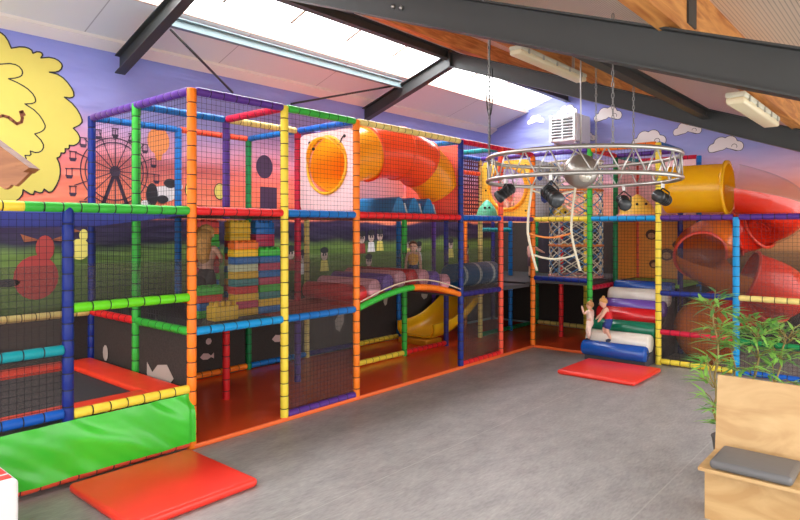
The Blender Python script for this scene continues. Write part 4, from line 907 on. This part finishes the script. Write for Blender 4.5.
def person(loc,h,face,label,hair,top,bottom,pose=None,long_hair=False,bun=False,sleeves=False,legs=True,shoes=(40,40,60),whole=False):
    """loc: ground point under the pelvis; face: heading angle; joints in units of the height (x right, y forward, z up)"""
    J=dict(pelvis=(0,0,.46),waist=(0,0,.55),chest=(0,0,.68),neck=(0,.0,.77),chin=(0,.012,.81),head=(0,.01,.885),crown=(0,0,.955),
        shL=(-.105,0,.735),shR=(.105,0,.735),elL=(-.15,.0,.58),elR=(.15,0,.58),haL=(-.155,.05,.44),haR=(.155,.05,.44),
        hiL=(-.042,0,.44),hiR=(.042,0,.44),knL=(-.065,.015,.25),knR=(.065,.015,.25),anL=(-.065,-.01,.04),anR=(.065,-.01,.04),toL=(-.07,.07,.02),toR=(.07,.07,.02))
    J.update(pose or {})
    kid=h<0.9
    rad=dict(pelvis=.072,waist=.066,chest=.074,neck=.032,chin=.055,head=.082,crown=.055,shL=.038,shR=.038,elL=.027,elR=.027,haL=.022,haR=.022,hiL=.05,hiR=.05,knL=.042,knR=.042,anL=.028,anR=.028,toL=.02,toR=.02)
    ed=[('pelvis','waist'),('waist','chest'),('chest','neck'),('neck','chin'),('chin','head'),('head','crown'),('chest','shL'),('shL','elL'),('elL','haL'),('chest','shR'),('shR','elR'),('elR','haR'),('pelvis','hiL'),('hiL','knL'),('knL','anL'),('anL','toL'),('pelvis','hiR'),('hiR','knR'),('knR','anR'),('anR','toR')]
    if kid:
        for k in rad: rad[k]*=1.18
    root=thing('person',label,'person',loc); Rz=Matrix.Rotation(face,3,'Z')
    def W(p): return Rz@(V(p)*h)
    keys=list(J); ix={k:i for i,k in enumerate(keys)}
    vs=[W(J[k]) for k in keys]; rs=[rad[k]*h for k in keys]; es=[(ix[a],ix[b]) for a,b in ed]
    for s_,sg in (('L',-1),('R',1)):
        e_=V(J['el'+s_]); a=V(J['ha'+s_]); d=(a-e_).normalized(); sd=d.cross(V((0,1,0.3))).normalized()
        for k,(o_,L) in enumerate(((-.018,.042),(-.006,.052),(.006,.05),(.018,.038),(.028*sg,.024))):
            vs.append(W(a+d*L+sd*o_)); rs.append(0.0075*h); es.append((ix['ha'+s_],len(vs)-1))
    skin('body',vs,es,rs,SKIN,root,ix['pelvis'])
    def garment(name,ks,es_,grow,rgb,start):
        v=[W(J[k]) if isinstance(k,str) else W(k) for k in ks]
        r=[(rad[k] if isinstance(k,str) else rad2)*h*grow for k in ks]
        skin(name,v,es_,r,mat('cloth_%d_%d_%d'%rgb,rgb,0.8,var=0.12,vscale=14,bump=0.2),root,start)
    mid=lambda a,b,t: tuple(V(J[a]).lerp(V(J[b]),t))
    rad2=.06
    # top
    ks=['pelvis','waist','chest','shL','shR']; es_=[(0,1),(1,2),(2,3),(2,4)]
    if sleeves:
        rad2=.034; ks += [mid('shL','elL',.6),mid('shR','elR',.6)]; es_ += [(3,5),(4,6)]
    garment('shirt',ks,es_,1.17,top,0)
    if legs:
        b=MB(); g=1.18 if kid else 1.0; b.sphere(W(J['pelvis']),.088*g*h,16,10,sc=(1.0,.85,.9),rot=Rz)
        for s_ in 'LR':
            hi,kn,an=V(J['hi'+s_]),V(J['kn'+s_]),V(J['an'+s_])
            P=[hi+V((0,0,.02)),hi,hi.lerp(kn,.8)] if not whole else [hi+V((0,0,.02)),hi,kn,kn.lerp(an,.7)]
            b.tube([W(p) for p in P],.05*h,14,rs=[r*g*h for r in ((.05,.062,.058) if not whole else (.05,.062,.052,.044))])
        o=b.build('shorts' if not whole else 'trousers',mat('cloth_%d_%d_%d'%bottom,bottom,0.8,var=0.12,vscale=14,bump=0.2)); o.parent=root
        for s_ in 'LR':
            b=MB(); a=W(J['an'+s_]); t=W(J['to'+s_]); b.tube([a+(a-t)*0.25,a,a.lerp(t,.6),t],0.03*h,10,rs=[.025*h,.034*h,.034*h,.022*h]); o=b.build('shoe',mat('shoe_%d'%shoes[0],shoes,0.6)); o.parent=root
    # head details
    hd=V(J['head']); up=(V(J['crown'])-V(J['chin'])).normalized(); fw_=V(J.get('look',(0,1,0))); fw_=(fw_-up*fw_.dot(up)).normalized(); rt=fw_.cross(up)
    def Hd(r,f,u): return W(hd+rt*r+fw_*f+up*u)
    hm=mat('hair_%d'%hair[0],hair,0.7,var=0.25,vscale=30,bump=0.3,bscale=60)
    M3=Rz@Matrix((rt,fw_,up)).transposed()
    b=MB(); b.sphere(Hd(0,-0.014,0.022),0.097*h,18,10,sc=(0.98,0.98,1.0),rot=M3@Matrix.Rotation(0.45,3,'X'),z0=-0.1)
    if long_hair:
        b.tube([Hd(0,-0.03,0.03),Hd(0,-.085,-.06),Hd(0,-.09,-.17),Hd(0,-.075,-.28),Hd(0,-.06,-.34)],.08*h,14,rs=[.09*h,.088*h,.085*h,.07*h,.03*h])
    if bun: b.sphere(Hd(0,-0.03,0.125),0.035*h,10,8)
    o=b.build('hair',hm); o.parent=root
    for sg in (-1,1):
        b=MB(); b.sphere(Hd(.032*sg,.078,.0),.010*h,8,6); o=b.build('eye',mat('eye_dark',(50,36,30),0.3)); o.parent=root
        b=MB(); b.sphere(Hd(.085*sg,-.005,-.01),.018*h,8,6,sc=(.5,1,1.2)); o=b.build('ear',SKIN); o.parent=root
    b=MB(); b.sphere(Hd(0,.088,-.02),.011*h,8,6); o=b.build('nose',SKIN); o.parent=root
    b=MB(); b.sphere(Hd(0,.076,-.046),.014*h,8,6,sc=(1.3,.4,.4)); o=b.build('mouth',mat('lips',(190,96,90),0.5)); o.parent=root
    return root
# heading: local +y is forward. angle 0 faces +Y (into the room's far-left wall)
AW=-0.8598   # rotation that faces straight away from the camera
person((6.84,-1.30,0.335),0.68,AW+0.75,'toddler in a cream patterned suit reaching up to the green post','' or (190,140,90),(240,214,200),(240,214,200),
    dict(elL=(-.17,.08,.68),haL=(-.12,.15,.83),haR=(.19,.12,.5),elR=(.17,.03,.6),knR=(.07,.08,.27),anR=(.07,.03,.06)),bun=True,sleeves=True,whole=True)
person((6.92,-1.60,0.34),0.76,AW+1.35,'toddler in a red sleeveless top and blue shorts leaning on the foam rolls',(206,150,84),(222,40,44),(44,66,140),
    dict(chest=(0,.05,.67),neck=(0,.09,.76),chin=(0,.11,.79),head=(0,.125,.865),crown=(0,.13,.935),shL=(-.1,.06,.73),shR=(.1,.06,.73),elL=(-.14,.14,.60),haL=(-.12,.22,.48),elR=(.14,.14,.60),haR=(.11,.24,.50),knL=(-.06,.05,.25),anL=(-.06,-.05,.04),knR=(.06,.1,.26),anR=(.06,.02,.05)),bun=True)
person((4.74,0.95,1.24),0.82,PI+AW,'child with brown hair in a yellow top standing behind the foam rollers',(120,74,48),(240,180,70),(60,70,110),sleeves=False)
person((0.86,1.12,1.22),1.10,AW-0.2,'girl with long blonde hair seen from behind among the foam bricks',(206,166,104),(226,176,150),(60,52,56),
    dict(elL=(-.17,-.03,.60),haL=(-.12,.06,.52),elR=(.16,.05,.62),haR=(.1,.14,.58)),long_hair=True)
person((7.92,0.42,1.26),0.86,AW-1.2,'child in a pale pink top behind the orange corner post',(150,104,70),(244,186,180),(120,90,110),dict(elR=(.15,.12,.66),haR=(.1,.26,.62)),sleeves=True)
person((7.30,0.55,2.49),0.66,PI+AW-0.3,'child in a pink top crouching in the round hole of the yellow board',(150,90,60),(246,150,170),(220,170,160),
    dict(chest=(0,.16,.62),neck=(0,.24,.70),chin=(0,.27,.73),head=(0,.29,.80),crown=(0,.30,.87),shL=(-.1,.17,.67),shR=(.1,.17,.67),elL=(-.14,.27,.52),haL=(-.1,.34,.40),elR=(.14,.27,.52),haR=(.1,.34,.40)),sleeves=True,whole=True)

# ================================================================== light, sky, camera
wd=bpy.data.worlds.new('daylight'); bpy.context.scene.world=wd; wd.use_nodes=True
bg=wd.node_tree.nodes['Background']; bg.inputs['Color'].default_value=(1.0,0.985,0.96,1); bg.inputs['Strength'].default_value=2.3
def area(name,loc,rot,sx,sy,power,col=(1,1,1)):
    l=bpy.data.lights.new(name,'AREA'); l.shape='RECTANGLE'; l.size=sx; l.size_y=sy; l.energy=power; l.color=col
    o=bpy.data.objects.new(name,l); C.objects.link(o); o.location=loc; o.rotation_euler=rot; return o
area('skylight_daylight',(2.5,1.25,5.55),(math.radians(-18),0,0),14,0.9,420,(0.97,0.98,1.0))

cam=bpy.data.cameras.new('camera'); co=bpy.data.objects.new('camera',cam); C.objects.link(co)
cam.sensor_width=36; cam.lens=612.4852/800*36; cam.shift_y=(229.57-260)/800; cam.clip_start=0.05
co.location=(-3.3819,-5.7453,2.255); co.rotation_euler=(PI/2,0,-0.8598)
sc=bpy.context.scene; sc.camera=co
sc.view_settings.view_transform='Standard'; sc.view_settings.look='None'; sc.view_settings.gamma=1.0; sc.view_settings.use_curve_mapping=False
sc.view_settings.exposure=0.72
for o in set(TMP):
    if '_o' in o.keys(): del o['_o']
for o in bpy.data.objects:
    if '_o' in o.keys(): del o['_o']
